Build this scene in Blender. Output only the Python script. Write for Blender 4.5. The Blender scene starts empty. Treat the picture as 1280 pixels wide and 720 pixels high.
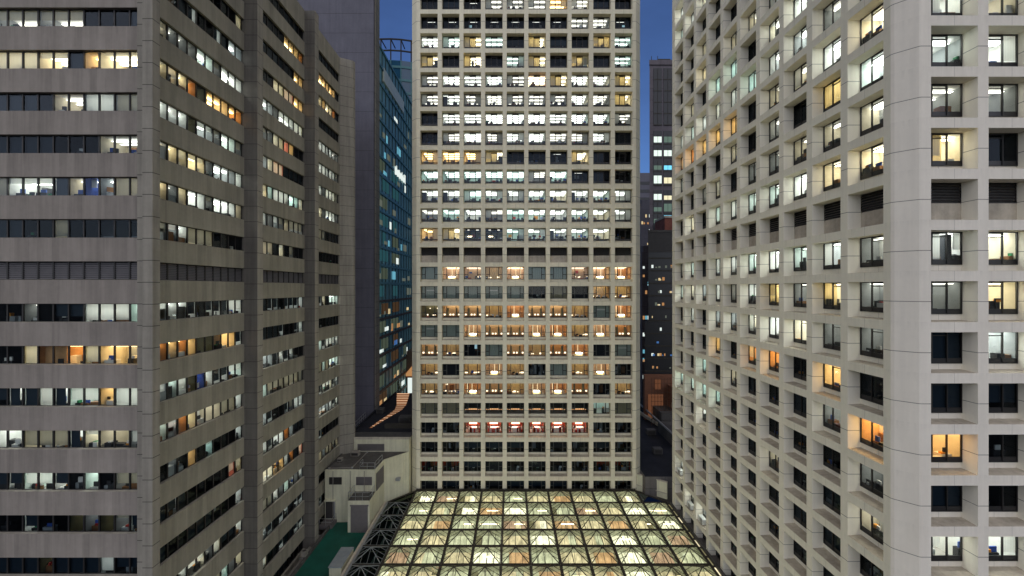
import bpy, math, random
from mathutils import Vector, Matrix
R = math.radians
sc = bpy.context.scene
COL = sc.collection
F = 521.0            # focal length of the photograph in its own pixels (1280 wide)
Z0 = 48.0            # height of the camera above the street
GROUND = -Z0         # everything is written relative to the camera height, lifted by Z0 at the end
random.seed(7)

# ------------------------------------------------------------------ materials
MATS = {}
def new_mat(name):
    m = bpy.data.materials.new(name); m.use_nodes = True
    nt = m.node_tree; nt.nodes.clear()
    out = nt.nodes.new('ShaderNodeOutputMaterial')
    MATS[name] = m
    return m, nt, out
def N(nt, t, **kw):
    n = nt.nodes.new(t)
    for k, v in kw.items(): setattr(n, k, v)
    return n
def L(nt, a, b): nt.links.new(a, b)
def math_node(nt, op, a, b=None, c=None):
    n = N(nt, 'ShaderNodeMath', operation=op)
    for i, v in enumerate((a, b, c)):
        if v is None: continue
        if isinstance(v, (int, float)): n.inputs[i].default_value = v
        else: L(nt, v, n.inputs[i])
    return n.outputs[0]
def mixcol(nt, fac, a, b, blend='MIX'):
    n = N(nt, 'ShaderNodeMix', data_type='RGBA', blend_type=blend)
    for i, v in ((0, fac), (6, a), (7, b)):
        if isinstance(v, (int, float)): n.inputs[i].default_value = v
        elif isinstance(v, tuple): n.inputs[i].default_value = (*v, 1)
        else: L(nt, v, n.inputs[i])
    return n.outputs[2]
def noise(nt, vec, scale, detail=3, rough=.55):
    n = N(nt, 'ShaderNodeTexNoise'); n.inputs['Scale'].default_value = scale
    n.inputs['Detail'].default_value = detail; n.inputs['Roughness'].default_value = rough
    L(nt, vec, n.inputs['Vector']); return n.outputs['Fac']
def mapped(nt, vec, scale):
    n = N(nt, 'ShaderNodeMapping'); n.inputs['Scale'].default_value = scale
    L(nt, vec, n.inputs['Vector']); return n.outputs[0]
def remap(nt, v, a, b, c, d):
    n = N(nt, 'ShaderNodeMapRange'); L(nt, v, n.inputs[0])
    for i, x in enumerate((a, b, c, d)): n.inputs[i + 1].default_value = x
    return n.outputs[0]

def plain(name, col, rough=.8, metal=0.0, spec=.3, var=.12, scale=1.5):
    m, nt, out = new_mat(name)
    p = N(nt, 'ShaderNodeBsdfPrincipled')
    g = N(nt, 'ShaderNodeTexCoord')
    f = noise(nt, g.outputs['Object'], scale, 4)
    k = remap(nt, f, .25, .75, 1 - var, 1 + var)
    vm = N(nt, 'ShaderNodeVectorMath', operation='SCALE'); vm.inputs[0].default_value = col
    L(nt, k, vm.inputs['Scale'])
    L(nt, vm.outputs[0], p.inputs['Base Color'])
    p.inputs['Roughness'].default_value = rough; p.inputs['Metallic'].default_value = metal
    p.inputs['Specular IOR Level'].default_value = spec
    L(nt, p.outputs[0], out.inputs[0]); return m
def emit(name, col, s):
    m, nt, out = new_mat(name)
    e = N(nt, 'ShaderNodeEmission'); e.inputs[0].default_value = (*col, 1); e.inputs[1].default_value = s
    L(nt, e.outputs[0], out.inputs[0]); return m
def glass(name, tint, refl=1.0, rough=.02):
    m, nt, out = new_mat(name)
    t = N(nt, 'ShaderNodeBsdfTransparent'); t.inputs[0].default_value = (*tint, 1)
    g = N(nt, 'ShaderNodeBsdfGlossy'); g.inputs['Roughness'].default_value = rough
    g.inputs[0].default_value = (refl * .75, refl * .87, refl, 1)
    fr = N(nt, 'ShaderNodeFresnel'); fr.inputs[0].default_value = 1.42
    x = N(nt, 'ShaderNodeMixShader'); L(nt, fr.outputs[0], x.inputs[0])
    L(nt, t.outputs[0], x.inputs[1]); L(nt, g.outputs[0], x.inputs[2])
    L(nt, x.outputs[0], out.inputs[0]); return m
def cloth(name, col, trans=.5):
    m, nt, out = new_mat(name)
    d = N(nt, 'ShaderNodeBsdfDiffuse'); d.inputs[0].default_value = (*col, 1)
    t = N(nt, 'ShaderNodeBsdfTranslucent'); t.inputs[0].default_value = (*col, 1)
    g = N(nt, 'ShaderNodeTexCoord')
    w = N(nt, 'ShaderNodeTexWave'); w.inputs['Scale'].default_value = 3.0; w.inputs['Distortion'].default_value = 1.5
    L(nt, g.outputs['Object'], w.inputs[0])
    c = mixcol(nt, remap(nt, w.outputs['Fac'], 0, 1, .0, .35), col, tuple(v * .55 for v in col))
    L(nt, c, d.inputs[0]); L(nt, c, t.inputs[0])
    x = N(nt, 'ShaderNodeMixShader'); x.inputs[0].default_value = trans
    L(nt, d.outputs[0], x.inputs[1]); L(nt, t.outputs[0], x.inputs[2]); L(nt, x.outputs[0], out.inputs[0]); return m

def concrete(name, col, z0=0, pz=None, u0=0, pu=None, zfloor=None, jw=.03, mott=.10, streak=.08, stain=(.5, .47, .42),
             band=0.0, sill=None):
    """Weathered concrete. pz, pu: spacing of the horizontal and vertical panel joints; band: board-marked vertical bands."""
    m, nt, out = new_mat(name)
    p = N(nt, 'ShaderNodeBsdfPrincipled'); p.inputs['Roughness'].default_value = .85
    p.inputs['Specular IOR Level'].default_value = .25
    ge = N(nt, 'ShaderNodeNewGeometry')
    sp = N(nt, 'ShaderNodeSeparateXYZ'); L(nt, ge.outputs['Position'], sp.inputs[0])
    sn = N(nt, 'ShaderNodeSeparateXYZ'); L(nt, ge.outputs['Normal'], sn.inputs[0])
    isx = math_node(nt, 'GREATER_THAN', math_node(nt, 'ABSOLUTE', sn.outputs[0]), .8)
    mu = N(nt, 'ShaderNodeMix', data_type='FLOAT'); L(nt, isx, mu.inputs[0]); L(nt, sp.outputs[0], mu.inputs[2]); L(nt, sp.outputs[1], mu.inputs[3])
    u = mu.outputs[0]; z = sp.outputs[2]
    pos = ge.outputs['Position']
    f = noise(nt, pos, .35, 5, .6); f2 = noise(nt, pos, 3.0, 4, .6)
    st = noise(nt, mapped(nt, pos, (2.2, 2.2, .10)), 1.0, 4, .6)
    k = math_node(nt, 'ADD', remap(nt, f, .3, .7, -mott, mott), remap(nt, f2, .3, .7, -mott * .5, mott * .5))
    k = math_node(nt, 'ADD', k, remap(nt, st, .35, .7, streak * .5, -streak))
    if band:
        cb = N(nt, 'ShaderNodeCombineXYZ'); L(nt, math_node(nt, 'FLOOR', math_node(nt, 'MULTIPLY', u, 1.7)), cb.inputs[0])
        L(nt, math_node(nt, 'FLOOR', math_node(nt, 'DIVIDE', z, 3.3)), cb.inputs[2])
        wn = N(nt, 'ShaderNodeTexWhiteNoise'); L(nt, cb.outputs[0], wn.inputs[0])
        k = math_node(nt, 'ADD', k, remap(nt, wn.outputs[0], 0, 1, -band, band))
    k = math_node(nt, 'ADD', k, 1.0)
    vm = N(nt, 'ShaderNodeVectorMath', operation='SCALE'); vm.inputs[0].default_value = col; L(nt, k, vm.inputs['Scale'])
    c = vm.outputs[0]
    big = remap(nt, noise(nt, mapped(nt, pos, (.8, .8, .25)), .5, 4, .65), .55, .8, 0, .35)
    c = mixcol(nt, big, c, tuple(a * b for a, b in zip(col, stain)))
    if sill:      # rain streaks running down from under each sill: (height of one sill, storey height, length of the streak)
        q = math_node(nt, 'MULTIPLY', math_node(nt, 'FRACT', math_node(nt, 'DIVIDE', math_node(nt, 'SUBTRACT', sill[0] + Z0, z), sill[1])), sill[1])
        mk = remap(nt, q, 0, sill[2], 1, 0)
        sn_ = noise(nt, mapped(nt, pos, (5, 5, .05)), 1.0, 3, .7)
        c = mixcol(nt, math_node(nt, 'MULTIPLY', mk, remap(nt, sn_, .42, .68, 0, sill[3])), c, tuple(a * .38 for a in col))
    def line(v, o, per, w):
        q = math_node(nt, 'DIVIDE', math_node(nt, 'SUBTRACT', v, o), per)
        q = math_node(nt, 'SUBTRACT', math_node(nt, 'FRACT', math_node(nt, 'ADD', q, .5)), .5)
        return math_node(nt, 'LESS_THAN', math_node(nt, 'MULTIPLY', math_node(nt, 'ABSOLUTE', q), per), w)
    j = None
    vert = math_node(nt, 'LESS_THAN', math_node(nt, 'ABSOLUTE', sn.outputs[2]), .5)
    if pz: j = math_node(nt, 'MULTIPLY', line(z, z0 + Z0, pz, jw), vert)
    if pu:
        j2 = line(u, u0, pu, jw * .6)
        j2 = math_node(nt, 'MULTIPLY', j2, .5)
        j = j2 if j is None else math_node(nt, 'MAXIMUM', j, j2)
    if j is not None: c = mixcol(nt, math_node(nt, 'MULTIPLY', j, .75), c, (.03, .028, .026))
    L(nt, c, p.inputs['Base Color'])
    bp = N(nt, 'ShaderNodeBump'); bp.inputs['Strength'].default_value = .15; bp.inputs['Distance'].default_value = .02
    L(nt, f2, bp.inputs['Height']); L(nt, bp.outputs[0], p.inputs['Normal'])
    L(nt, p.outputs[0], out.inputs[0]); return m

# ------------------------------------------------------------------ mesh helper
class MB:
    def __init__(s): s.v = []; s.f = []; s.m = []; s.names = []
    def mi(s, n):
        if n not in s.names: s.names.append(n)
        return s.names.index(n)
    def poly(s, pts, mat):
        b = len(s.v); s.v += [tuple(p) for p in pts]; s.f.append(tuple(range(b, b + len(pts)))); s.m.append(s.mi(mat))
    def quad(s, a, b, c, d, mat): s.poly((a, b, c, d), mat)
    def box(s, x0, x1, y0, y1, z0, z1, mat, tm=None, skip=''):
        P = [(x, y, z) for z in (z0, z1) for y in (y0, y1) for x in (x0, x1)]
        if tm is not None: P = [tuple(tm @ Vector(p)) for p in P]
        b = len(s.v); s.v += P
        fs = {'d': (0, 2, 3, 1), 'u': (4, 5, 7, 6), 's': (0, 1, 5, 4), 'n': (2, 6, 7, 3), 'w': (0, 4, 6, 2), 'e': (1, 3, 7, 5)}
        k = s.mi(mat)
        for q, f in fs.items():
            if q not in skip: s.f.append(tuple(b + i for i in f)); s.m.append(k)
    def bar(s, a, b, w, mat, h=None, up=(0, 0, 1)):
        a, b = Vector(a), Vector(b); d = (b - a)
        if d.length < 1e-6: return
        dn = d.normalized(); up = Vector(up)
        if abs(dn.dot(up)) > .98: up = Vector((1, 0, 0))
        sx = dn.cross(up).normalized(); sy = sx.cross(dn).normalized(); h = h or w
        c = [sx * (i * w / 2) + sy * (j * h / 2) for i, j in ((-1, -1), (1, -1), (1, 1), (-1, 1))]
        B = len(s.v); s.v += [tuple(a + q) for q in c] + [tuple(b + q) for q in c]
        k = s.mi(mat)
        for f in ((0, 1, 5, 4), (1, 2, 6, 5), (2, 3, 7, 6), (3, 0, 4, 7), (3, 2, 1, 0), (4, 5, 6, 7)):
            s.f.append(tuple(B + i for i in f)); s.m.append(k)
    def tube(s, pts, r, mat, n=8):
        for a, b in zip(pts, pts[1:]):
            a, b = Vector(a), Vector(b); d = (b - a).normalized()
            t = Vector((0, 0, 1)) if abs(d.z) < .9 else Vector((1, 0, 0))
            x = d.cross(t).normalized(); y = x.cross(d)
            B = len(s.v)
            for p in (a, b): s.v += [tuple(p + x * r * math.cos(2 * math.pi * i / n) + y * r * math.sin(2 * math.pi * i / n)) for i in range(n)]
            k = s.mi(mat)
            for i in range(n):
                s.f.append((B + i, B + (i + 1) % n, B + n + (i + 1) % n, B + n + i)); s.m.append(k)
            s.f.append(tuple(B + i for i in range(n))[::-1]); s.m.append(k); s.f.append(tuple(B + n + i for i in range(n))); s.m.append(k)
    def add(s, o, tm):
        B = len(s.v); s.v += [tuple(tm @ Vector(p)) for p in o.v]
        mp = [s.mi(n) for n in o.names]
        s.f += [tuple(B + i for i in f) for f in o.f]; s.m += [mp[i] for i in o.m]
    def mesh(s, name):
        me = bpy.data.meshes.new(name); me.from_pydata(s.v, [], s.f)
        for n in s.names: me.materials.append(MATS[n])
        me.polygons.foreach_set('material_index', s.m); me.update(); return me
    def build(s, name, parent=None, loc=(0, 0, 0), rz=0):
        return link(name, s.mesh(name), parent, loc, rz)
def link(name, me, parent=None, loc=(0, 0, 0), rz=0):
    """loc is in world terms; a child is stored relative to its parent's location (parents are unrotated empties or windows)."""
    o = bpy.data.objects.new(name, me); COL.objects.link(o)
    o.location = loc; o.rotation_euler = (0, 0, rz); o.parent = parent
    return o
def thing(name, label, cat, loc=(0, 0, 0), group=None):
    o = bpy.data.objects.new(name, None); COL.objects.link(o); o.location = loc
    o.empty_display_size = .1
    o['label'] = label; o['category'] = cat
    if group: o['group'] = group
    return o
def tag(o, label, cat, group=None):
    o['label'] = label; o['category'] = cat
    if group: o['group'] = group
    return o
def structure(o): o['kind'] = 'structure'; return o

# ------------------------------------------------------------------ materials used
FL = 3.287                      # storey height of the two gridded towers
ZC = 15.56                      # height of the centre of window row 0 (right tower)
concrete('white_concrete', (.77, .715, .615), z0=ZC, pz=FL, u0=28.455, pu=3.7, jw=.022, mott=.035, streak=.05, stain=(.84, .81, .77), sill=(ZC - 1.3, FL, .6, .16))
concrete('white_concrete_side', (.78, .745, .62), z0=ZC, pz=FL, u0=29.885, pu=3.7, jw=.022, mott=.035, streak=.05, stain=(.84, .81, .77), sill=(ZC - 1.3, FL, .6, .16))  # same concrete, warmer light on this side put into its colour
concrete('pale_concrete', (.74, .69, .53), z0=5.61, pz=FL, u0=-14.035, pu=3.656, jw=.03, mott=.05, streak=.07, stain=(.82, .80, .74), sill=(5.61 - 1.28, FL, .7, .22))
concrete('reveal_lit', (.86, .82, .70), z0=ZC, pz=FL, jw=.02, mott=.03, streak=.04, stain=(.86, .84, .8))  # recess faces lighter than the walls: light from below put into their colour
concrete('sill_concrete', (.46, .41, .33), mott=.2, streak=.15)
concrete('grey_concrete', (.265, .235, .205), mott=.08, streak=.14, band=.10, stain=(.7, .68, .66), sill=(21.88 - 1.46, 3.3, 1.2, .3))
concrete('spandrel_side', (.255, .238, .19), mott=.08, streak=.14, band=.10, stain=(.7, .68, .66), sill=(21.88 - 1.46, 3.3, 1.2, .3))  # copy of grey_concrete, olive light of the courtyard side put into its colour
concrete('pier_shade', (.13, .12, .105), z0=21.88, pz=1.65, jw=.03, mott=.10, streak=.2, stain=(.7, .7, .68))  # darker copy of pier_concrete: shade on the pier fronts painted into the colour
concrete('pier_concrete', (.265, .245, .205), z0=21.88, pz=1.65, jw=.03, mott=.10, streak=.2, stain=(.7, .7, .68))
concrete('dark_concrete', (.15, .14, .135), z0=0, pz=3.3, u0=0, pu=4.2, jw=.04, mott=.12, streak=.15)
concrete('cream_render', (.62, .60, .44), mott=.08, streak=.14, stain=(.62, .6, .5))
concrete('roof_screed', (.085, .08, .075), mott=.3, streak=0, stain=(.5, .5, .5))
concrete('deck_grey', (.10, .095, .09), mott=.2, streak=0)
concrete('roof_black', (.022, .022, .026), mott=.3, streak=0)
concrete('pink_granite', (.13, .115, .13), pz=3.6, z0=1, u0=0, pu=2.2, jw=.05)
concrete('brick_red', (.20, .07, .05), mott=.2)
concrete('asphalt', (.05, .05, .052), mott=.2, streak=0)
plain('green_paint', (.008, .085, .06), .6, var=.25, scale=.6)
plain('dark_frame', (.018, .017, .017), .45, spec=.4)
plain('hotel_frame', (.07, .075, .07), .5)
plain('grey_metal', (.32, .33, .33), .5, .3)
plain('rail_metal', (.45, .46, .45), .4, .6)
plain('shutter_grey', (.17, .155, .15), .6)
plain('louvre_dark', (.045, .042, .04), .6)
plain('louvre_grey', (.13, .125, .13), .5)
plain('steel_dark', (.05, .045, .037), .6, .0, spec=.15)
plain('steel_brown', (.06, .054, .042), .6, spec=.15)
plain('white_frame', (.22, .24, .23), .5)
plain('box_sheet', (.30, .33, .35), .45, .3)
plain('pipe_grey', (.24, .22, .19), .6)
plain('ac_white', (.68, .70, .68), .5)
plain('scaffold', (.10, .05, .03), .7)
plain('bark', (.06, .045, .03), .9)
plain('leaf', (.05, .09, .03), .6, var=.4)
plain('leaf_pale', (.12, .16, .06), .6, var=.4)
# rooms
plain('room_white', (.74, .75, .73), .9); plain('room_cool', (.62, .72, .68), .9); plain('room_cream', (.74, .68, .54), .9)
plain('room_tan', (.60, .44, .29), .9); plain('room_wood', (.56, .32, .15), .8, scale=4); plain('room_grey', (.30, .32, .33), .9)
plain('room_dark', (.028, .03, .034), .9); plain('room_blue', (.03, .08, .34), .8); plain('room_pink', (.75, .33, .28), .8)
plain('room_red', (.42, .06, .03), .8); plain('room_olive', (.20, .20, .12), .9)
plain('carpet', (.36, .34, .32), 1); plain('desk_dark', (.03, .03, .033), .6); plain('desk_wood', (.26, .12, .05), .5); plain('paper', (.75, .74, .70), .8)
plain('thing_red', (.45, .04, .03), .6); plain('thing_blue', (.04, .10, .4), .6); plain('thing_green', (.03, .22, .09), .6); plain('thing_orange', (.7, .28, .03), .6)
cloth('blind_beige', (.46, .44, .36), .45); cloth('blind_white', (.72, .72, .68), .5); cloth('blind_tan', (.42, .38, .26), .3)
cloth('sheer_teal', (.44, .51, .46), .35); cloth('curtain_cream', (.78, .64, .36), .6); cloth('curtain_dark', (.05, .05, .055), .1)
plain('blind_navy', (.018, .032, .05), .5); plain('back_panel', (.012, .012, .014), .35, spec=.5)
emit('lamp_white', (.98, 1, .93), 18); emit('lamp_cool', (.82, 1, .93), 17); emit('lamp_warm', (1, .88, .64), 18)
emit('lamp_orange', (1, .64, .27), 17); emit('lamp_dim', (1, .95, .82), 6.0); emit('lamp_small', (1, .78, .5), 26)
emit('drape_lit', (1, .78, .45), 1.5); emit('lamp_table', (1, .80, .55), 2.6); emit('dash_orange', (1, .5, .22), 1.6)
emit('cove_warm', (1, .78, .48), 6.5); emit('cove_rose', (1, .72, .52), 6); emit('cove_dim', (1, .8, .6), 4)
SOFT = {}; BAND = {}
for a_, c_, e_ in (('white', (.98, 1, .93), 4.2), ('cool', (.82, 1, .93), 4.2), ('warm', (1, .86, .58), 8), ('orange', (1, .66, .30), 9), ('dim', (1, .95, .84), 3.2)):
    emit('soft_' + a_, c_, e_); SOFT['lamp_' + a_] = 'soft_' + a_
    emit('band_' + a_, c_, 10 if e_ > 4 else 4.5); BAND['lamp_' + a_] = 'band_' + a_
emit('screen_dim', (.6, .9, 1), .7); emit('pt_cyan', (.2, .72, 1), 1.2); emit('pt_white', (.85, 1, .9), 1.1); emit('pt_yellow', (1, .92, .6), 1.0); emit('pt_dim', (.4, .6, .5), .3)
emit('lamp_neutral', (1, .95, .86), 22)
emit('glow_red', (1, .40, .24), 7); emit('lamp_cyan', (.25, .75, 1), 6); emit('screen_blue', (.15, .35, 1), 4)
glass('clear_glass', (.86, .90, .88)); glass('dark_glass', (.62, .68, .70), .55); glass('teal_glass', (.18, .36, .40), 1.0)

# ------------------------------------------------------------------ rooms behind the windows
def furniture(b, rnd, w, dep, zf, dens, h, mats=('desk_dark', 'desk_dark', 'desk_dark', 'desk_wood', 'paper'), top=.55):
    x = -w / 2 + .1
    while x < w / 2 - .3:
        ww = rnd.uniform(.25, .9)
        if rnd.random() < dens:
            hh = zf + rnd.uniform(.45, top + .35)
            y = rnd.uniform(.12, .5)
            b.box(x, min(x + ww, w / 2 - .05), y, y + rnd.uniform(.3, .6), zf, hh, rnd.choice(mats))
            if rnd.random() < .55:   # monitor or chair back
                xm = x + ww * .3
                b.box(xm, xm + rnd.uniform(.3, .5), y + .12, y + .2, hh, hh + rnd.uniform(.22, .42), rnd.choice(('desk_dark', 'desk_dark', 'paper', 'thing_blue')))
            if rnd.random() < .35:
                xm = x + rnd.uniform(0, .3)
                b.box(xm, xm + rnd.uniform(.12, .3), y + .05, y + .3, hh, hh + rnd.uniform(.08, .25), rnd.choice(('paper', 'thing_red', 'paper', 'thing_green', 'thing_orange')))
        x += ww + rnd.uniform(0, .3)
    for i in range(int(w)):        # cabinets and pictures along the back wall
        if rnd.random() < .6:
            x = rnd.uniform(-w / 2 + .1, w / 2 - .7); hh = zf + rnd.uniform(.7, 1.7)
            b.box(x, x + rnd.uniform(.4, .9), dep - .5, dep - .06, zf, hh, rnd.choice(('desk_wood', 'room_grey', 'desk_dark', 'room_white', 'room_grey')))
        if rnd.random() < .35:
            x = rnd.uniform(-w / 2 + .1, w / 2 - .7); z = h * .55
            b.box(x, x + rnd.uniform(.35, .7), dep - .08, dep - .03, z, z + rnd.uniform(.3, .6), rnd.choice(('thing_blue', 'desk_dark', 'paper', 'thing_orange', 'thing_red')))
def plant(b, rnd, x, y, z, h):
    b.box(x - .12, x + .12, y - .12, y + .12, z, z + .3, 'desk_wood')
    b.bar((x, y, z + .3), (x, y, z + h * .6), .04, 'bark')
    for i in range(34):
        a = rnd.uniform(0, 6.28); r = rnd.uniform(.05, .38); zz = z + h * rnd.uniform(.45, 1)
        c = Vector((x + r * math.cos(a), y + r * .6 * math.sin(a), zz)); t = Vector((math.cos(a), math.sin(a) * .6, rnd.uniform(-.5, .5))) * .16
        s = Vector((-t.y, t.x, rnd.uniform(-.1, .1))) * .4
        b.poly((c - t, c + s, c + t, c - s), rnd.choice(('leaf', 'leaf', 'leaf_pale')))
def strips(b, rnd, w, dep, h, mat, rows=3, wd=.16, gap=.0):
    wd *= 1.25
    for i in range(rows):
        y = .7 + i * (dep - 1.0) / max(rows - .3, 1)
        x0, x1 = -w / 2 + .15 + gap, w / 2 - .15 - gap
        b.box(x0, x1, y, y + wd, h - .17, h - .13, mat)
def shell(b, w, h, dep, zf, wall, ceil=None, floor='carpet'):
    x0, x1 = -w / 2 + .012, w / 2 - .012; y0 = .02; ceil = ceil or wall
    b.quad((x0, y0, zf), (x1, y0, zf), (x1, dep, zf), (x0, dep, zf), floor)
    b.quad((x0, y0, h), (x0, dep, h), (x1, dep, h), (x1, y0, h), ceil)
    b.quad((x0, dep, zf), (x1, dep, zf), (x1, dep, h), (x0, dep, h), wall)
    b.quad((x0, y0, zf), (x0, dep, zf), (x0, dep, h), (x0, y0, h), wall)
    b.quad((x1, y0, zf), (x1, y0, h), (x1, dep, h), (x1, dep, zf), wall)
def sheet(b, x0, x1, y, z0, z1, mat): b.quad((x0, y, z0), (x1, y, z0), (x1, y, z1), (x0, y, z1), mat)
def wavy(b, x0, x1, y, z0, z1, mat, n=10, a=.05):
    for i in range(n):
        xa, xb = x0 + (x1 - x0) * i / n, x0 + (x1 - x0) * (i + 1) / n
        ya, yb = y + a * (i % 2), y + a * ((i + 1) % 2)
        b.quad((xa, ya, z0), (xb, yb, z0), (xb, yb, z1), (xa, ya, z1), mat)

def room(code, w, h, dep, rnd, zf=-.3, rib=False):
    """Interior seen through a window; x across, y inwards, z up from the bottom of the glass. rib: one bay of a ribbon window."""
    b = MB(); r = rnd.random
    o = .08
    if code in 'WCYOgyPB':
        wall = {'W': 'room_white', 'C': 'room_cool', 'Y': 'room_cream', 'O': 'room_wood' if r() < .4 else 'room_cream', 'g': 'room_grey', 'y': 'room_cream', 'P': 'room_pink', 'B': 'room_blue'}[code]
        ceil = {'O': 'room_cream', 'B': 'room_blue'}.get(code, 'room_white')
        if code == 'W' and r() < .6: wall = rnd.choice(('room_cool', 'room_grey', 'room_grey', 'room_cream'))
        lamp = {'W': 'lamp_white', 'C': 'lamp_cool', 'Y': 'lamp_warm', 'O': 'lamp_orange', 'g': 'lamp_dim', 'y': 'lamp_dim', 'P': 'lamp_warm', 'B': 'lamp_cool'}[code]
        shell(b, w, h, dep, zf, wall, ceil)
        if rib: strips(b, rnd, w, dep, h, lamp, rows=2, wd=.2, gap=.0)
        else: strips(b, rnd, w, dep, h, lamp, rows=rnd.choice((3, 3, 4)), wd=.2, gap=rnd.choice((0, .0, .3)))
        if code == 'B' and r() < 2:
            sheet(b, -w * .1, w * .45, dep * .4, zf, h * .35, 'paper')
        furniture(b, rnd, w, dep, zf, .9 if code in 'WCg' else .6, h, top=.85 if not rib else .5)
        if not rib:
            if r() < .25: sheet(b, -w / 2, -w / 6, .1, h * rnd.uniform(.0, .5), h, 'blind_white')
            if r() < .22: sheet(b, w / 6, w / 2, .1, h * rnd.uniform(.0, .5), h, rnd.choice(('blind_white', 'blind_beige')))
            if code == 'Y' and r() < .75: wavy(b, -w / 2, w * rnd.choice((-.1, .15, .5)), .16, 0, h, 'curtain_cream', 14)
            if code in 'WY' and r() < .22:     # tall cabinet or a partition standing against the glass
                x = rnd.uniform(-w / 2, w / 4); b.box(x, x + rnd.uniform(.4, .9), .25, .7, zf, h * rnd.uniform(.6, .95), rnd.choice(('room_cool', 'desk_dark', 'room_cream')))
        else:
            if r() < .55 and code != 'O': sheet(b, -w / 2 + .03, w / 2 - .03, .12, h * rnd.choice((0, .1, .3, .5, .7)), h, 'blind_beige' if code in 'gy' else 'blind_white')
            if code == 'O' and r() < .4: b.box(-w / 2, w * rnd.uniform(-.3, 0), .4, .5, zf, h, 'room_wood')
    elif code in 'DGE' or code == 'e':
        shell(b, w, h, min(dep, 3), zf, 'room_red' if code in 'Ee' else 'room_dark', None, 'room_dark')
        furniture(b, rnd, w, min(dep, 3), zf, .4, h, mats=('desk_dark', 'room_grey', 'desk_dark'))
        if code == 'G':
            for i in range(rnd.choice((1, 2))):
                x = rnd.uniform(-w / 2 + .3, w / 2 - .9); b.box(x, x + .45, 1.6, 1.7, h * rnd.uniform(.25, .8), h * .85, 'screen_dim' if r() < .4 else 'room_grey')
            b.box(-w * .2, w * .2, 1.2, 1.24, h - .06, h - .03, 'soft_dim')
        if code in 'Ee':
            b.box(-w * .3, w * .3, 1.2, 1.32, h - .06, h - .03, 'lamp_orange' if code == 'E' else 'lamp_dim')
            for i in range(5):
                x = rnd.uniform(-w / 2 + .1, w / 2 - .4); b.box(x, x + .3, 1.0, 1.2, zf, rnd.uniform(.3, h * .8), 'desk_dark')
        if code == 'D' and r() < .5: sheet(b, -w / 2 + .02, w / 2 - .02, .1, h * rnd.choice((0, 0, .3)), h, 'blind_navy' if rib or r() < .6 else 'curtain_dark')
        if code == 'D' and r() < .06: b.box(-w * .1, w * .2, 2.2, 2.3, h * .45, h * .5, 'lamp_dim')
    elif code == 'd':      # dark blind almost down, the lit room showing under it
        shell(b, w, h, dep, zf, 'room_white'); strips(b, rnd, w, dep, h, 'lamp_white', 2, .18)
        furniture(b, rnd, w, dep, zf, .9, h, top=.5)
        sheet(b, -w / 2 + .03, w / 2 - .03, .1, h * rnd.choice((.18, .25, .3, .4)), h, 'blind_navy')
    elif code == 'V':      # pane with a vertical gap of light beside a drawn blind
        shell(b, w, h, dep, zf, 'room_white'); strips(b, rnd, w, dep, h, 'lamp_white', 2, .18)
        sheet(b, -w / 2 + .03, w / 2 - rnd.uniform(.15, .5), .1, 0, h, 'blind_navy'); furniture(b, rnd, w, dep, zf, .9, h, top=.5)
    elif code == 'K':
        shell(b, w, h, dep, zf, 'room_olive', 'room_dark'); strips(b, rnd, w, dep, h, 'lamp_dim', 1, .1, .5)
        furniture(b, rnd, w, dep, zf, .6, h, mats=('desk_wood', 'desk_dark'))
        b.box(-w * .3, -w * .1, 1.5, 1.6, .9, .98, 'lamp_small')
    elif code in 'Rrt':
        shell(b, w, h, dep, zf, 'room_olive' if code == 't' else rnd.choice(('room_tan', 'room_tan', 'room_wood')), 'room_tan')
        b.box(-w / 2 + .2, w / 2 - .2, dep - .55, dep - .2, h - .12, h - .08, ('cove_warm' if r() < .6 else 'cove_rose') if code == 'R' else 'cove_dim')
        b.box(-w / 2 + .4, w / 2 - .4, 1.6, 1.85, h - .06, h - .03, 'cove_warm' if code == 'R' else 'cove_dim')
        k = rnd.choice((0, 1, 1, 1, 2, 2, 2, 3, 3, 3, 3))
        if code == 'R' and k == 0:      # two tall sheer drapes, their lit look put in as own glow
            xo = rnd.uniform(-.7, .5)
            for x in ((-.35 + xo, .45 + xo) if r() < .6 else (xo,)): b.box(x, x + .08, .3, .36, .3, h - .05, 'drape_lit')
            b.box(-.8, .7, .4, .8, zf, .35, 'curtain_cream'); b.box(-.5, .5, .45, .75, .35, .5, 'lamp_neutral')
        elif k == 1:                     # columns and a row of table lamps
            for x in (-.75, .75): b.box(x - .14, x + .14, .9, 1.15, zf, h * .75, 'room_olive')
            for x in (-1.25, -.25, .25, 1.25):
                b.box(x - .13, x + .13, .45, .7, .38, .62, 'lamp_table' if code == 'R' else 'paper')
            b.box(-1.4, 1.4, .35, .8, zf, .3, 'desk_wood')
        elif k == 2:
            for i in range(6):
                x = rnd.uniform(-w / 2 + .2, w / 2 - .3); z = rnd.choice((.3, .35, .4, 1.5))
                b.box(x, x + rnd.uniform(.1, .3), .5, .7, z, z + rnd.uniform(.08, .2), 'lamp_table')
            furniture(b, rnd, w, dep, zf, .8, h, mats=('desk_wood', 'thing_red', 'desk_dark'), top=.3)
        else:
            wavy(b, -w / 2, w / 2, 1.2, 0, h, 'curtain_cream', 16)
            for i in range(3):
                x = rnd.uniform(-w / 2 + .2, w / 2 - .5); b.box(x, x + rnd.uniform(.2, .6), .5, .7, .25, rnd.uniform(.35, .5), 'lamp_table')
            furniture(b, rnd, w, dep, zf, .5, h, mats=('desk_wood', 'desk_dark'), top=.3)
    elif code == 'S':
        shell(b, w, h, 2, zf, 'room_grey'); b.box(-w * .3, w * .3, 1.0, 1.1, h - .06, h - .03, 'lamp_dim')
        wavy(b, -w / 2, w / 2, .18, 0, h, 'sheer_teal', 18, .03)
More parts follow.
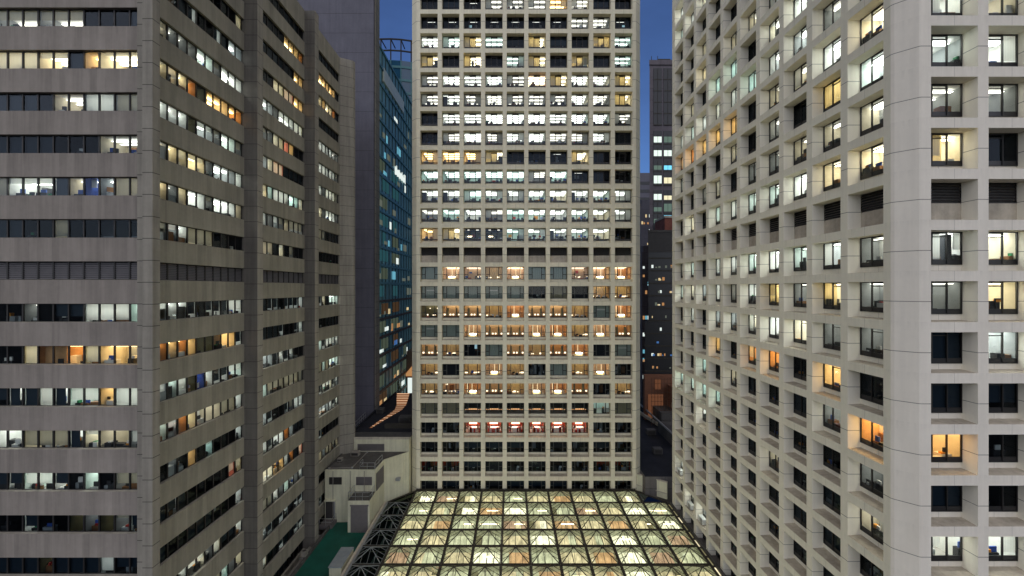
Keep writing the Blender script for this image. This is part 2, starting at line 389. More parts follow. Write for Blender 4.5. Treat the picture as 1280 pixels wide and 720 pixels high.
        if r() < .5: b.box(rnd.uniform(-1, .3), rnd.uniform(.5, 1), .12, .15, h * .6, h * .7, 'paper')
    elif code == 'T':
        shell(b, w, h, 2, zf, 'room_dark'); wavy(b, -w / 2, w / 2, .15, 0, h, 'blind_tan', 26, .06)
    elif code == 'X':
        shell(b, w, h, dep, zf, 'room_red', 'room_tan'); strips(b, rnd, w, dep, h, 'lamp_orange', 1, .14, .3)
        b.box(-rnd.uniform(.5, .9), rnd.uniform(.5, .9), .9, 1.5, h * .58, h * .68, 'glow_red'); b.box(-rnd.uniform(.3, .9), rnd.uniform(.3, .9), .8, 1.6, zf, h * .28, 'paper')
        b.box(-.5, .5, 1.9, 2.0, h * .5, h * .9, 'lamp_neutral')
        for i in range(5):
            x = rnd.uniform(-1.4, 1.1); b.box(x, x + .3, .5, .8, zf, rnd.uniform(.3, .8), 'thing_red')
        for x in (-1.45, 1.2): b.box(x, x + .3, .3, .5, zf, h, 'desk_wood')
    elif code == 'N':
        shell(b, w, h, dep, zf, 'room_dark')
        for i in range(9):
            x = -w / 2 + .15 + i * (w - .3) / 9; b.box(x, x + .2, 1.2, 1.3, .34, .50, 'dash_orange')
        b.box(-1.3, 1.3, 1.25, 1.35, .3, .36, 'room_wood')
        for i in range(rnd.choice((0, 2, 5))):
            x = rnd.uniform(-1.3, 1.2); b.box(x, x + .2, .9, 1, h * .84, h * .88, 'lamp_cool')
    elif code == 'Z':      # blue and white advertising panels of the display room
        shell(b, w, h, dep, zf, 'room_blue'); strips(b, rnd, w, dep, h, 'lamp_white', 2, .16)
        b.box(-w / 2, -w * .15, .5, .56, h * .55, h, 'paper')
        b.poly([(w * .5, .45, 0)] + [(w * .5 - .5 * math.cos(a), .45, .5 * math.sin(a)) for a in [i * math.pi / 16 for i in range(9)]], 'paper')
    elif code == 'Q':
        shell(b, w, h, dep, zf, 'room_grey'); strips(b, rnd, w, dep, h, 'lamp_white', 1, .16)
        b.poly(((-w / 2, .5, h * .35), (w / 2, .5, h * .2), (w / 2, .5, h * .5), (-w / 2, .5, h * .6)), 'thing_orange')
        b.poly(((-w / 2, .48, 0), (w / 2, .48, 0), (w / 2, .48, h * .12), (-w / 2, .48, h * .3)), 'paper')
    return b

# ------------------------------------------------------------------ windows of the gridded towers
def grid_frame(w, h, style):
    b = MB(); t = .06 if w > 3 else .11; m = 'dark_frame' if style == 'office' else 'hotel_frame'
    y0, y1 = -.07, .03
    b.box(-w / 2, w / 2, y0, y1, 0, .06, m); b.box(-w / 2, w / 2, y0, y1, h - .06, h, m)
    b.box(-w / 2, -w / 2 + .06, y0, y1, .06, h - .06, m); b.box(w / 2 - .06, w / 2, y0, y1, .06, h - .06, m)
    s = w / 6 if style == 'office' else w * .27
    for x in (-s, s): b.box(x - t / 2, x + t / 2, y0 - .01, y1, t, h - t, m)
    if style == 'office':
        b.box(-s + t / 2, s - t / 2, y0 + .01, y1, h * .84, h * .84 + t, m)
        b.box(-s + t / 2, s - t / 2, y0 + .012, y1, h - t - .06, h - t, m)
        b.box(-w / 2 + t, -s - t / 2, -.03, .015, t, h * .16, 'back_panel'); b.box(s + t / 2, w / 2 - t, -.03, .015, t, h * .16, 'back_panel')
        b.box(-s + t / 2, s - t / 2, -.03, .015, t, h * .16, 'back_panel')
    else:
        for sx in (-1, 1):
            xa, xb = sorted((sx * (s + t / 2), sx * (w / 2 - t))); b.box(xa, xb, y0 + .01, y1, h * .36, h * .36 + t, m)
    return b
def pane_mesh(w, h, mat):
    b = MB(); b.quad((-w / 2 + .05, -.012, .05), (w / 2 - .05, -.012, .05), (w / 2 - .05, -.012, h - .05), (-w / 2 + .05, -.012, h - .05), mat); return b
PROTO = {}
def soften(b, tab=SOFT): b.names = [tab.get(n_, n_) for n_ in b.names]; return b
def proto_room(code, w, h, dep, var, zf=-.3, rib=False, soft=False):
    k = ('room', code, round(w, 2), round(h, 2), round(dep, 2), var, rib)
    if k not in PROTO:
        q = room(code, w, h, dep, random.Random(repr(k)), zf, rib)
        PROTO[k] = [soften(q) if soft else q, None]
    return PROTO[k]
def proto(key, fn):
    if key not in PROTO: PROTO[key] = [fn(), None]
    return PROTO[key]
def as_mesh(p, name):
    if p[1] is None: p[1] = p[0].mesh(name)
    return p[1]

class Face:
    def __init__(s, O, U, Nn, rz): s.O, s.U, s.N, s.rz = Vector(O), Vector(U), Vector(Nn), rz
    def pt(s, u, w, z): p = s.O + s.U * u + s.N * w; return (p.x, p.y, z)
REC = 1.0; UP = .45
def grid_facade(mb, F_, cols, rows, ulo, uhi, zlo, zhi, mat, ow, oh, louvre=None):
    q = lambda u0, u1, w0, w1, z0, z1, m: None
    us = [ulo] + [x for c in cols for x in (c - ow / 2, c + ow / 2)] + [uhi]
    for i in range(0, len(us), 2):      # piers
        mb.quad(F_.pt(us[i], 0, zlo), F_.pt(us[i + 1], 0, zlo), F_.pt(us[i + 1], 0, zhi), F_.pt(us[i], 0, zhi), mat)
    rv = 'reveal_lit' if ow > 3 else mat
    for c in cols:
        u0, u1 = c - ow / 2, c + ow / 2
        zs = [zhi] + [z for r, zc in rows for z in (zc + oh / 2, zc - oh / 2)] + [zlo]
        for i in range(0, len(zs), 2):
            if zs[i] - zs[i + 1] > 1e-4:
                mb.quad(F_.pt(u0, 0, zs[i + 1]), F_.pt(u1, 0, zs[i + 1]), F_.pt(u1, 0, zs[i]), F_.pt(u0, 0, zs[i]), mat)
        for r, zc in rows:
            z0, z1 = zc - oh / 2, zc + oh / 2
            mb.quad(F_.pt(u0, 0, z0), F_.pt(u0, REC, z0), F_.pt(u0, REC, z1), F_.pt(u0, 0, z1), rv)
            mb.quad(F_.pt(u1, 0, z0), F_.pt(u1, 0, z1), F_.pt(u1, REC, z1), F_.pt(u1, REC, z0), rv)
            mb.quad(F_.pt(u0, 0, z1), F_.pt(u0, REC, z1), F_.pt(u1, REC, z1), F_.pt(u1, 0, z1), rv)
            mb.quad(F_.pt(u0, 0, z0), F_.pt(u1, 0, z0), F_.pt(u1, REC, z0 + .06), F_.pt(u0, REC, z0 + .06), 'sill_concrete')
            if r == louvre:
                zm = z0 + oh * .48
                mb.quad(F_.pt(u0, REC, z0), F_.pt(u1, REC, z0), F_.pt(u1, REC, zm), F_.pt(u0, REC, zm), 'sill_concrete')
                for i in range(7):
                    za = zm + (z1 - zm) * i / 7; zb = zm + (z1 - zm) * (i + .9) / 7
                    mb.quad(F_.pt(u0, REC + .02, za), F_.pt(u1, REC + .02, za), F_.pt(u1, REC + .12, zb), F_.pt(u0, REC + .12, zb), 'louvre_dark')
            else:
                mb.quad(F_.pt(u0, REC, z0), F_.pt(u1, REC, z0), F_.pt(u1, REC, z0 + UP), F_.pt(u0, REC, z0 + UP), mat)

def put_windows(tower, lst, ow, oh, n_single=100):
    """lst: dicts face,u,zc,code,style,(w,du,dep). The n_single that show largest are parts of their own, the rest one object."""
    h = oh - UP
    def area(d):
        p = Vector(d['face'].pt(d['u'], 0, d['zc'])); n = d['face'].N
        if p.y < 1: return -1
        px, pz = 640 + F * p.x / p.y, 360 - F * p.z / p.y
        if not (-30 < px < 1310 and -30 < pz < 750): return 0
        return abs(n.dot(p)) / p.length / p.length_squared
    lst.sort(key=area, reverse=True)
    rest_f = MB(); rest_r = MB()
    for i, d in enumerate(lst):
        fc = d['face']; base = Vector(fc.pt(d['u'], REC, d['zc'] - oh / 2 + UP))
        w, du, dep = d.get('w', ow + .3), d.get('du', 0), d.get('dep', 4.2)
        fr = proto(('frame', d['style'], ow, h), lambda: grid_frame(ow, h, d['style']))
        gl = 'dark_glass' if d['code'] in 'DGEe' else 'clear_glass'
        pn = proto(('pane', gl, ow, h), lambda: pane_mesh(ow, h, gl))
        rm = proto_room(d['code'], w, h, dep, random.randrange(12), zf=-.3, soft=ow < 3)
        if i < n_single and area(d) > 0:
            o = link('window', as_mesh(fr, 'window_frame'), tower, base - tower.location, fc.rz)
            link('pane', as_mesh(pn, 'window_pane'), o)
            link('room_interior', as_mesh(rm, 'room_interior'), o, (du, 0, 0))
        else:
            tm = Matrix.Translation(base - tower.location) @ Matrix.Rotation(fc.rz, 4, 'Z')
            rest_f.add(fr[0], tm); rest_f.add(pn[0], tm); rest_f.add(rm[0], tm @ Matrix.Translation((du, 0, 0)))
        d['obj'] = i
    if rest_f.v:
        o = rest_f.build('further_window', tower); o['kind'] = 'stuff'

# ------------------------------------------------------------------ right tower
RT = thing('office_tower', 'white concrete tower with deep window recesses and chamfered corner, right of glass roof', 'office tower', (34, 46, GROUND))
OW, OH = 3.02, 2.63
XS, YF = 25.28, 26.80
fr_face = Face((0, YF, 0), (1, 0, 0), (0, 1, 0), 0)
sd_face = Face((XS, 0, 0), (0, -1, 0), (1, 0, 0), R(-90))
rows_f = [(r, ZC - FL * r) for r in range(-3, 16)]
rows_s = [(r, ZC - FL * r) for r in range(-11, 16)]
cols_f = [28.455 + 3.7 * i for i in range(4)]
cols_s = [-(29.885 + 3.7 * k) for k in range(10)][::-1]
ZTOP = ZC + FL * 11.5; ZBOT = -34.35
mb = MB()
grid_facade(mb, fr_face, cols_f, rows_s, XS + 1.03, cols_f[-1] + 2.2, ZBOT, ZTOP, 'white_concrete', OW, OH, 3)
wall = mb
mb2 = MB()
grid_facade(mb2, sd_face, cols_s, rows_s, -(65.75), -(YF + 1.03), ZBOT, ZTOP, 'white_concrete_side', OW, OH, 3)
wall.add(mb2, Matrix.Identity(4))
def vwall(b, p0, p1, z0, z1, mat): b.quad((p0[0], p0[1], z0), (p1[0], p1[1], z0), (p1[0], p1[1], z1), (p0[0], p0[1], z1), mat)
# rounded chamfer between the two faces
n = 4; prev = (XS, YF + 1.03)
vwall(wall, (XS, YF + 1.03), (XS + .10, YF + .86), ZBOT, ZTOP, 'white_concrete')
vwall(wall, (XS + .10, YF + .86), (XS + .93, YF + .04), ZBOT, ZTOP, 'white_concrete')
vwall(wall, (XS + .93, YF + .04), (XS + 1.03, YF), ZBOT, ZTOP, 'white_concrete')
xe = cols_f[-1] + 2.2
vwall(wall, (XS, 65.75), (XS + .8, 66.55), ZBOT, ZTOP, 'white_concrete_side')
vwall(wall, (XS + .8, 66.55), (xe, 66.55), ZBOT, ZTOP, 'white_concrete'); vwall(wall, (xe, 66.55), (xe, YF), ZBOT, ZTOP, 'white_concrete')
wall.poly(((XS, YF + 1.03, ZTOP), (XS + 1.03, YF, ZTOP), (xe, YF, ZTOP), (xe, 66.55, ZTOP), (XS + .8, 66.55, ZTOP), (XS, 65.75, ZTOP)), 'roof_screed')
wall.box(XS + .3, xe - .1, YF + .3, 66.3, GROUND, ZBOT - .01, 'dark_concrete')
w_ob = wall.build('wall', RT, -RT.location)
# what is lit behind each window, columns from the near corner, rows -10 .. 14
SIDE = [
 'DDDDDDDDgYWyYLgggDOgYDDDD'.replace('OgYD', 'OgyD'),
 'DDDDDDDWgWYyYLWYgOgDDDDDD',
 'DDDDDDDWWyDyWLWgWDDDDDDDD',
 'DDDDDDgWWyggWLWYWODDyDDDD',
 'DDDDDDyDCDDgWLWWWODDDDDDD',
 'DDDDDDyCWOyDWLWgWDyDDDDDD',
 'DDDDDDDCWODyWLWWWODCDDDDD',
 'DDDWDyYDWODgDLDWDDCCWDDDW',
 'DDDWDDDyWODDWLWWWDDCDDDDW',
 'DDWWDDDDWOgDDLgWDDDCDDDWD']
FRONT = ['DDDDDDDDgWWgYLWgDDODWDDDD', 'DDDDDDDDWyWgGLWYWDGDWDDDD', 'DDDDDDDDgDgDYLWWDDDDDWDDD', 'DDDDDDDDWDDgWLDWDWDDDDDDD']
lst = []
for k in range(10):
    for i, (r, zc) in enumerate(rows_s):
        if r == 3 or r < -10: continue
        code = SIDE[k][r + 10] if r <= 14 else 'D'
        d = dict(face=sd_face, u=-(29.885 + 3.7 * k), zc=zc, code=code, style='office')
        if k == 0: d['dep'] = 1.7
        lst.append(d)
for k in range(4):
    for r, zc in rows_s:
        if r == 3 or r < -3: continue
        code = FRONT[k][r + 10] if r <= 14 else 'D'
        d = dict(face=fr_face, u=cols_f[k], zc=zc, code=code, style='office')
        if k == 0: d['w'] = 2.55; d['du'] = .60
        lst.append(d)
put_windows(RT, lst, OW, OH)

# ------------------------------------------------------------------ centre tower
CT = thing('office_tower', 'pale gridded tower ten windows wide, standing behind the lit glass roof', 'office tower', (2.3, 80, GROUND))
YC = 70.4; BAY = 3.656; OWC, OHC = 2.95, 2.56
ct_face = Face((0, YC, 0), (1, 0, 0), (0, 1, 0), 0)
cols_c = [-14.035 + BAY * k for k in range(10)]
rows_c = [(r, 5.61 - FL * (r - 3)) for r in range(-16, 16)]
mb = MB(); zt = 5.61 + FL * 20.2; zb = -36.0
xl, xr = -16.15, cols_c[-1] + OWC / 2 + .62
rows_c_ok = [(r, z) for r, z in rows_c if z - OHC / 2 > zb]
grid_facade(mb, ct_face, cols_c, rows_c_ok, xl, xr, zb, zt, 'pale_concrete', OWC, OHC, 3)
vwall(mb, (xl, YC), (xl - .95, YC + .95), zb, zt, 'pale_concrete'); vwall(mb, (xr, YC), (xr + .95, YC + .95), zb, zt, 'pale_concrete')
vwall(mb, (xl - .95, YC + .95), (xl - .95, 94), zb, zt, 'pale_concrete'); vwall(mb, (xr + .95, YC + .95), (xr + .95, 94), zb, zt, 'pale_concrete')
vwall(mb, (xl - .95, 94), (xr + .95, 94), zb, zt, 'pale_concrete')
mb.poly(((xl, YC, zt), (xr, YC, zt), (xr + .95, YC + .95, zt), (xr + .95, 94, zt), (xl - .95, 94, zt), (xl - .95, YC + .95, zt)), 'roof_screed')
mb.box(xl - .5, xr + .5, YC + 1, 93.6, GROUND, zb - .01, 'dark_concrete')
mb.build('wall', CT, -CT.location)
CENTRE = ['DDGgggOyDD', 'GGGGGGGggG', 'WCYCDYDDYC', 'YDYDCYDYDC', 'gWWWgPYWWY', 'gWgggggWgY', 'DWWWWWWWWg', 'DgWgWWggWD', 'OOOYDDGYDD', 'CCCCCgCGDD',
          'WWCWWWWWWW', 'gCWgCWWWWW', 'OYKKCWWWWD', '', 'SRrrRSSrRR', 'SSSSSDTDRR', 'tRRRRRRRSR', 'SSRRRRRRRR', 'RrGSRrRRDS', 'RDRRRGSRRD',
          'rRRRRRRRGR', 'TTNNNNNNCT', 'DDXXXXXXDD', 'DDDDDDDDDD', 'EEDDDDDDee', 'DDDDDDDDDD']
lst = []
for r, zc in rows_c_ok:
    if r == 3: continue
    for k in range(10):
        lst.append(dict(face=ct_face, u=cols_c[k], zc=zc, code=CENTRE[r + 10 if r >= -10 else r + 20][k], style='office' if r < 3 else 'hotel', dep=4.5))
put_windows(CT, lst, OWC, OHC)

# ------------------------------------------------------------------ left office block with ribbon windows
LB = thing('office_block', 'grey concrete office block with ribbon windows between projecting piers, left of the courtyard', 'office block', (-45, 52, GROUND))
XW, XP, YSP, YP = -28.4, -27.0, 32.5, 31.3
TOP = 38.0; PIT = 3.30; WH = 1.46; GR = .28
def ztop(r): return 21.88 - PIT * r
zones = [(33.6, 44.2), (45.2, 57.07), (58.2, 68.66)]
left_front = Face((0, YSP, 0), (1, 0, 0), (0, 1, 0), 0)
left_side = Face((XW, 0, 0), (0, 1, 0), (-1, 0, 0), R(90))
RF = range(-4, 15); RS = range(-4, 18)
mb = MB()
ZLB = GROUND
def ribbon_wall(F_, u0, u1, rows, mat='grey_concrete'):
    zs = [TOP]
    for r in rows: zs += [ztop(r), ztop(r) - WH]
    zs.append(ZLB)
    for i in range(0, len(zs), 2):
        a, b_ = zs[i + 1], zs[i]
        mb.quad(F_.pt(u0, 0, a), F_.pt(u1, 0, a), F_.pt(u1, 0, b_), F_.pt(u0, 0, b_), mat)
        mb.quad(F_.pt(u0, 0, a), F_.pt(u0, GR, a), F_.pt(u1, GR, a), F_.pt(u1, 0, a), mat)          # soffit over the glass
        if i: mb.quad(F_.pt(u0, 0, b_), F_.pt(u1, 0, b_), F_.pt(u1, GR + .05, b_ + .05), F_.pt(u0, GR + .05, b_ + .05), 'pier_concrete')
UF0, UF1, UP0 = -52.83, -28.83, -27.76
ribbon_wall(left_front, UF0, UP0, RF)
for a, b_ in zones: ribbon_wall(left_side, a, b_, RS, 'spandrel_side')
vwall(mb, (XW, 31.97), (XW, 33.6), ZLB, TOP, 'grey_concrete')
def pier(y0, y1, top=TOP):      # projecting pier on the courtyard side
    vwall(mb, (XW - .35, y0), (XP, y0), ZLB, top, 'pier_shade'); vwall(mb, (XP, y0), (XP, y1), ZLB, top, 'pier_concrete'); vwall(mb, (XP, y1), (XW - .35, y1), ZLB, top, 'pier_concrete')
    mb.quad((XW, y0, top), (XP, y0, top), (XP, y1, top), (XW, y1, top), 'roof_screed')
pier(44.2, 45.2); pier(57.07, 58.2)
# corner pier
vwall(mb, (UP0, YSP + GR + .01), (UP0, YP), ZLB, TOP, 'pier_concrete'); vwall(mb, (UP0, YP), (XP, YP), ZLB, TOP, 'pier_concrete'); vwall(mb, (UF1, YSP + GR + .015), (UP0, YSP + GR + .015), ZLB, TOP, 'pier_concrete')
vwall(mb, (XP, YP), (XP, 31.97), ZLB, TOP, 'pier_concrete'); vwall(mb, (XP, 31.97), (XW - .35, 31.97), ZLB, TOP, 'pier_concrete')
# oblique end pier
vwall(mb, (XW - .3, 68.66), (XW, 68.66), ZLB, TOP, 'pier_concrete')
vwall(mb, (XW, 68.66), (-26.55, 69.7), ZLB, TOP, 'pier_concrete'); vwall(mb, (-26.55, 69.7), (-26.45, 70.3), ZLB, TOP, 'pier_concrete')
vwall(mb, (-26.45, 70.3), (-52, 70.3), ZLB, TOP, 'pier_concrete'); vwall(mb, (-52, 70.3), (-52, YSP), ZLB, TOP, 'grey_concrete')
mb.poly(((-52, YSP, TOP), (XW, YSP, TOP), (XW, 68.66, TOP), (-26.55, 69.7, TOP), (-26.45, 70.3, TOP), (-52, 70.3, TOP)), 'roof_screed')
mb.quad((UP0, YP, TOP), (XP, YP, TOP), (XP, 31.97, TOP), (UP0, YSP, TOP), 'roof_screed')
mb.build('wall', LB, -LB.location)
def ribbon(F_, u0, u1, r, codes, near_dep=2.3, trim=False, shallow=False):
    """One storey-long window: frame with mullions, sheet of glass, and the rooms behind it."""
    z = ztop(r) - WH; n = len(codes); pw = (u1 - u0) / n
    fb = MB(); t = .05; W = u1 - u0
    fb.box(-W / 2, W / 2, -.05, .05, 0, .05, 'dark_frame'); fb.box(-W / 2, W / 2, -.05, .05, WH - .05, WH, 'dark_frame')
    for i in range(n + 1):
        x = -W / 2 + i * pw; ww = .055
        fb.box(max(x - ww, -W / 2), min(x + ww, W / 2), -.06, .05, .05, WH - .05, 'dark_frame')
    rb = MB(); i = 0; lou = codes[0] == 'L'
    while i < n:
        j = i + 1
        while j < n and codes[j] == codes[i] and codes[i] not in 'dVZQ' and j - i < 3: j += 1
        xa, xb = -W / 2 + i * pw, -W / 2 + j * pw; dp = near_dep
        if trim and j == n: xb -= .6
        if shallow and xa < -W / 2 + 2.4: dp = .62; j = i + 1; xb = xa + pw
        if not lou:
            rm = room(codes[i], xb - xa, WH - .02, dp, random.Random(f'{r}{u0:.1f}{i}{codes}'), zf=-.45, rib=True)
            rb.add(soften(rm, BAND), Matrix.Translation(((xa + xb) / 2, .06, .01)))
        i = j
    if lou:
        for k in range(9):
            zz = .08 + k * (WH - .15) / 9
            fb.quad((-W / 2, -.03, zz), (W / 2, -.03, zz), (W / 2, .06, zz + .13), (-W / 2, .06, zz + .13), 'louvre_grey')
        shell(rb, W, WH - .01, .8, .01, 'room_dark', None, 'room_dark')
    base = Vector(F_.pt((u0 + u1) / 2, GR, z))
    o = fb.build('ribbon_window', LB, base - LB.location, F_.rz)
    if not lou:
        g = MB(); gm = 'clear_glass' if sum(c in 'DGd' for c in codes) < n * .6 else 'dark_glass'
        g.quad((-W / 2, 0, .03), (W / 2, 0, .03), (W / 2, 0, WH - .03), (-W / 2, 0, WH - .03), gm)
        g.build('pane', o)
    rb.build('room_interior', o)
FR = {0: 'ggggggDDDD', 1: 'YYYYYDOYYY', 2: 'DDDDyyWWgg', 3: 'DDDDDDGyyy', 4: 'gWWWVyZQyy', 5: 'DDDGyDDDDD', 6: 'LLLLLLLLLL', 7: 'DDgGDDWWWW', 8: 'DDYOOOYOOO',
      9: 'DVVWVWWOWW', 10: 'WWyyyVWyyW', 11: 'ddWWdGWGgg', 12: 'DDdDDKgKgd', 13: 'DDDKDDDWDD', 14: 'DDDDDDDDDD', -1: 'DDgggDDggg', -2: 'DDDDDDDDDD', -3: 'DDDDDDDDDD', -4: 'DDDDDDDDDD'}
for r in RF:
    c = FR[r]; c = ''.join(random.Random(r).sample(c, len(c))) + c if c[0] != 'L' else c * 2
    ribbon(left_front, UF1 - 24.0, UF1, r, c, trim=True)
Z1 = {-4: 'DDDDDDDDDD', -3: 'DDDDDDDDDY', -2: 'DDDDDDDDDY', -1: 'DDDVDDVDWW', 0: 'ygggWWgWWW', 1: 'YYYOKOOOOO', 2: 'WWWKWWgWWg', 3: 'yYYYYgWWWW', 4: 'YgYWWgWWWy', 5: 'gWWyyyGGDD', 6: 'L' * 10,
      7: 'WWWdDdddWW', 8: 'OOOOKKOOOd', 9: 'WWWKZWddWW', 10: 'WWOYyyyyyW', 11: 'DgDOGCDDDW', 12: 'DdDDDDDDPY', 13: 'DDDDDDDDDW', 14: 'gWWWWgWDDW', 15: 'WWyyDyyCgW', 16: 'DDDDDDDDWW', 17: 'DDDDDDDDDD'}
Z2 = {-4: 'D' * 10, -3: 'DDDDDDOOOO', -2: 'DDDDDDDDOO', -1: 'WCDDYYPPOO', 0: 'gWWWgWWWWW', 1: 'ggggWYPODD', 2: 'WWWWPPDDDD', 3: 'YYYCWWWCCW', 4: 'WgWgWgyggg', 5: 'yyyyGWGgGG', 6: 'L' * 10, 7: 'ddDddDdddW', 8: 'DdDDDdDDdW',
      9: 'dWWWdWdWDD', 10: 'yyWyyyyyyg', 11: 'DdWdDDdgWW', 12: 'WdWdWWOWDD', 13: 'OgWWOOWODP', 14: 'gWggWgWggW', 15: 'dDWdDdWDdd', 16: 'WWWDDdDDdd', 17: 'gWOdDDDDDD'}
Z3 = {-4: 'D' * 9, -3: 'ODDOOOOOD', -2: 'DDDYOYYOD', -1: 'WggGGDDDD', 0: 'WWWWWWWgg', 1: 'WWWWWWWWg', 2: 'gWgWgWWWg', 3: 'gggWgWWWg', 4: 'yyyygGGDD', 5: 'DDDGGGDDD', 6: 'L' * 9, 7: 'dDWdWDWWW', 8: 'yGDDDDDDD', 9: 'WdWWdWWWW',
      10: 'yyyyWyWWW', 11: 'dDWdWWWdW', 12: 'dWdWWWWdW', 13: 'CBDdDDDDD', 14: 'yyyyWyygy', 15: 'DDgDDDdDD', 16: 'WWDdDDDDD', 17: 'D' * 9}
for r in RS:
    for (a, b_), Zr in zip(zones, (Z1, Z2, Z3)): ribbon(left_side, a, b_, r, Zr[r], 2.3, shallow=a < 35)

# ------------------------------------------------------------------ podium, glass roof and plant rooms
ZS = -34.2
PB = thing('podium_building', 'dark podium roofs around the glass roof, with a green painted terrace at left', 'podium building', (0, 60, GROUND))
mb = MB()
GX, GY = 3.7, 3.72
X0g = -16.15; Y0g = 70.05            # first longitudinal and transverse beam
gx = [X0g + 3.695 * k for k in range(-1, 12)]
gy = [Y0g - GY * k for k in range(0, 14)]
mb.box(-26.7, -20.55, 20, 62.65, GROUND, -35.2, 'dark_concrete', skip='u')
mb.box(-28.2, -26.7, 20, 70.3, GROUND, -36.4, 'roof_screed')
mb.box(-16.9, 25.2, 15, 72, GROUND, -38.0, 'dark_concrete')
mb.build('wall', PB, -PB.location)
g = MB(); g.quad((-26.7, 20, -35.2), (-20.55, 20, -35.2), (-20.55, 62.65, -35.2), (-26.7, 62.65, -35.2), 'green_paint'); o = g.build('green_deck', PB, -PB.location); o['label'] = 'dark green painted terrace floor'
g = MB(); g.box(-28.0, -17.15, 73.6, 100.5, GROUND, -25.35, 'roof_black'); g.box(-28.15, -27.85, 73.6, 100.5, -25.35, -25.0, 'roof_black'); g.box(-17.4, -17.13, 73.6, 80, -25.35, -25.0, 'roof_screed')
g.box(-23, -17.6, 75.2, 76.0, -25.35, -24.6, 'steel_dark')
g.build('roof_deck', PB, -PB.location)

SK = thing('glass_roof', 'large glass roof of small lit pyramids in a dark steel grid above the atrium', 'glass roof', (4, 50, ZS))
def pyr_glass(mat):
    b = MB(); a = GX / 2 - .17; h = 1.02; top = (0, 0, h); c = [(-a, -a, .05), (a, -a, .05), (a, a, .05), (-a, a, .05)]
    for i in range(4): b.poly((c[i], c[(i + 1) % 4], top), mat if (i in (0, 2) or mat != 'roof_glass') else 'roof_glass_side')
    return b
def pyr_ribs(mat, wd=.06):
    b = MB(); a = GX / 2 - .16; h = 1.04
    c = [Vector((-a, -a, .07)), Vector((a, -a, .07)), Vector((a, a, .07)), Vector((-a, a, .07))]; top = Vector((0, 0, h))
    for i in range(4):
        p, q = c[i], c[(i + 1) % 4]
        b.bar(p, top, wd * 1.35, mat); b.bar(p, q, wd, mat)
        for t in (.25, .5, .75):
            e = p.lerp(q, t); k = 1 - abs(t - .5) * 2
            f = (p if t < .5 else q).lerp(top, min(t, 1 - t) * 2) if t != .5 else top
            b.bar(e, f, wd * .75, mat)
    return b
def atrium(seed, cells):
    """What is under one pyramid: the luminous ceiling of the hall with its beams and tubes."""
    rnd = random.Random(seed); b = MB(); a = GX / 2 - .10
    base = rnd.choices(('lay_green', 'lay_cream', 'lay_tan', 'lay_white', 'lay_pink'), (5.5, 5, 2.2, 2.4, .9))[0]
    n = 4
    for i in range(n):
        m = base if rnd.random() < .8 else rnd.choice(('lay_green', 'lay_cream', 'lay_white', 'lay_green', 'lay_cream', 'lay_tan', 'lay_dim'))
        xa, xb = -a + 2 * a * i / n, -a + 2 * a * (i + 1) / n
        b.quad((xa, -a, -.75), (xb, -a, -.75), (xb, a, -.75), (xa, a, -.75), m)
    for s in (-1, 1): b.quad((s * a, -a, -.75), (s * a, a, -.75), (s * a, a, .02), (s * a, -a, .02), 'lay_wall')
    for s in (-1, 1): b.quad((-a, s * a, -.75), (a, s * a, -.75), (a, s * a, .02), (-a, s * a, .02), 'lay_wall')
    for x in (-.9, 0, .9):
        if rnd.random() < .45: b.box(x - .04, x + .04, -a, a, -.7, -.55, 'steel_dark')
    if rnd.random() < .35:
        x = rnd.uniform(-1.5, .6); b.box(x, x + rnd.uniform(.4, .9), -a + .15, -a + .25, -.6, -.5, 'tube_cool' if rnd.random() < .5 else 'tube_warm')
    if rnd.random() < .25: b.box(rnd.uniform(-1.5, 1), rnd.uniform(1.1, 1.6), a * .3, a * .36, -.6, -.5, 'tube_warm')
    return b
def lay(name, col, s):
    m, nt, out = new_mat(name)
    e = N(nt, 'ShaderNodeEmission'); g = N(nt, 'ShaderNodeNewGeometry')
    f = noise(nt, mapped(nt, g.outputs['Position'], (1.6, .5, 1)), 1.0, 3)
    e.inputs[0].default_value = (*col, 1); L(nt, remap(nt, f, .3, .7, s * .45, s * 1.45), e.inputs[1])
    L(nt, e.outputs[0], out.inputs[0])
lay('lay_green', (.74, .78, .54), 1.05); lay('lay_cream', (.90, .79, .50), 1.05); lay('lay_tan', (.80, .50, .25), 1.0); lay('lay_white', (.92, .92, .70), 2.0); lay('lay_pink', (.60, .40, .27), 1.0); lay('lay_dim', (.30, .27, .14), .7)
lay('lay_wall', (.68, .70, .46), .48)  # sides under the pyramids glow by themselves, no lamp there
emit('tube_cool', (.9, 1, .9), 6); emit('tube_warm', (1, .85, .6), 6)
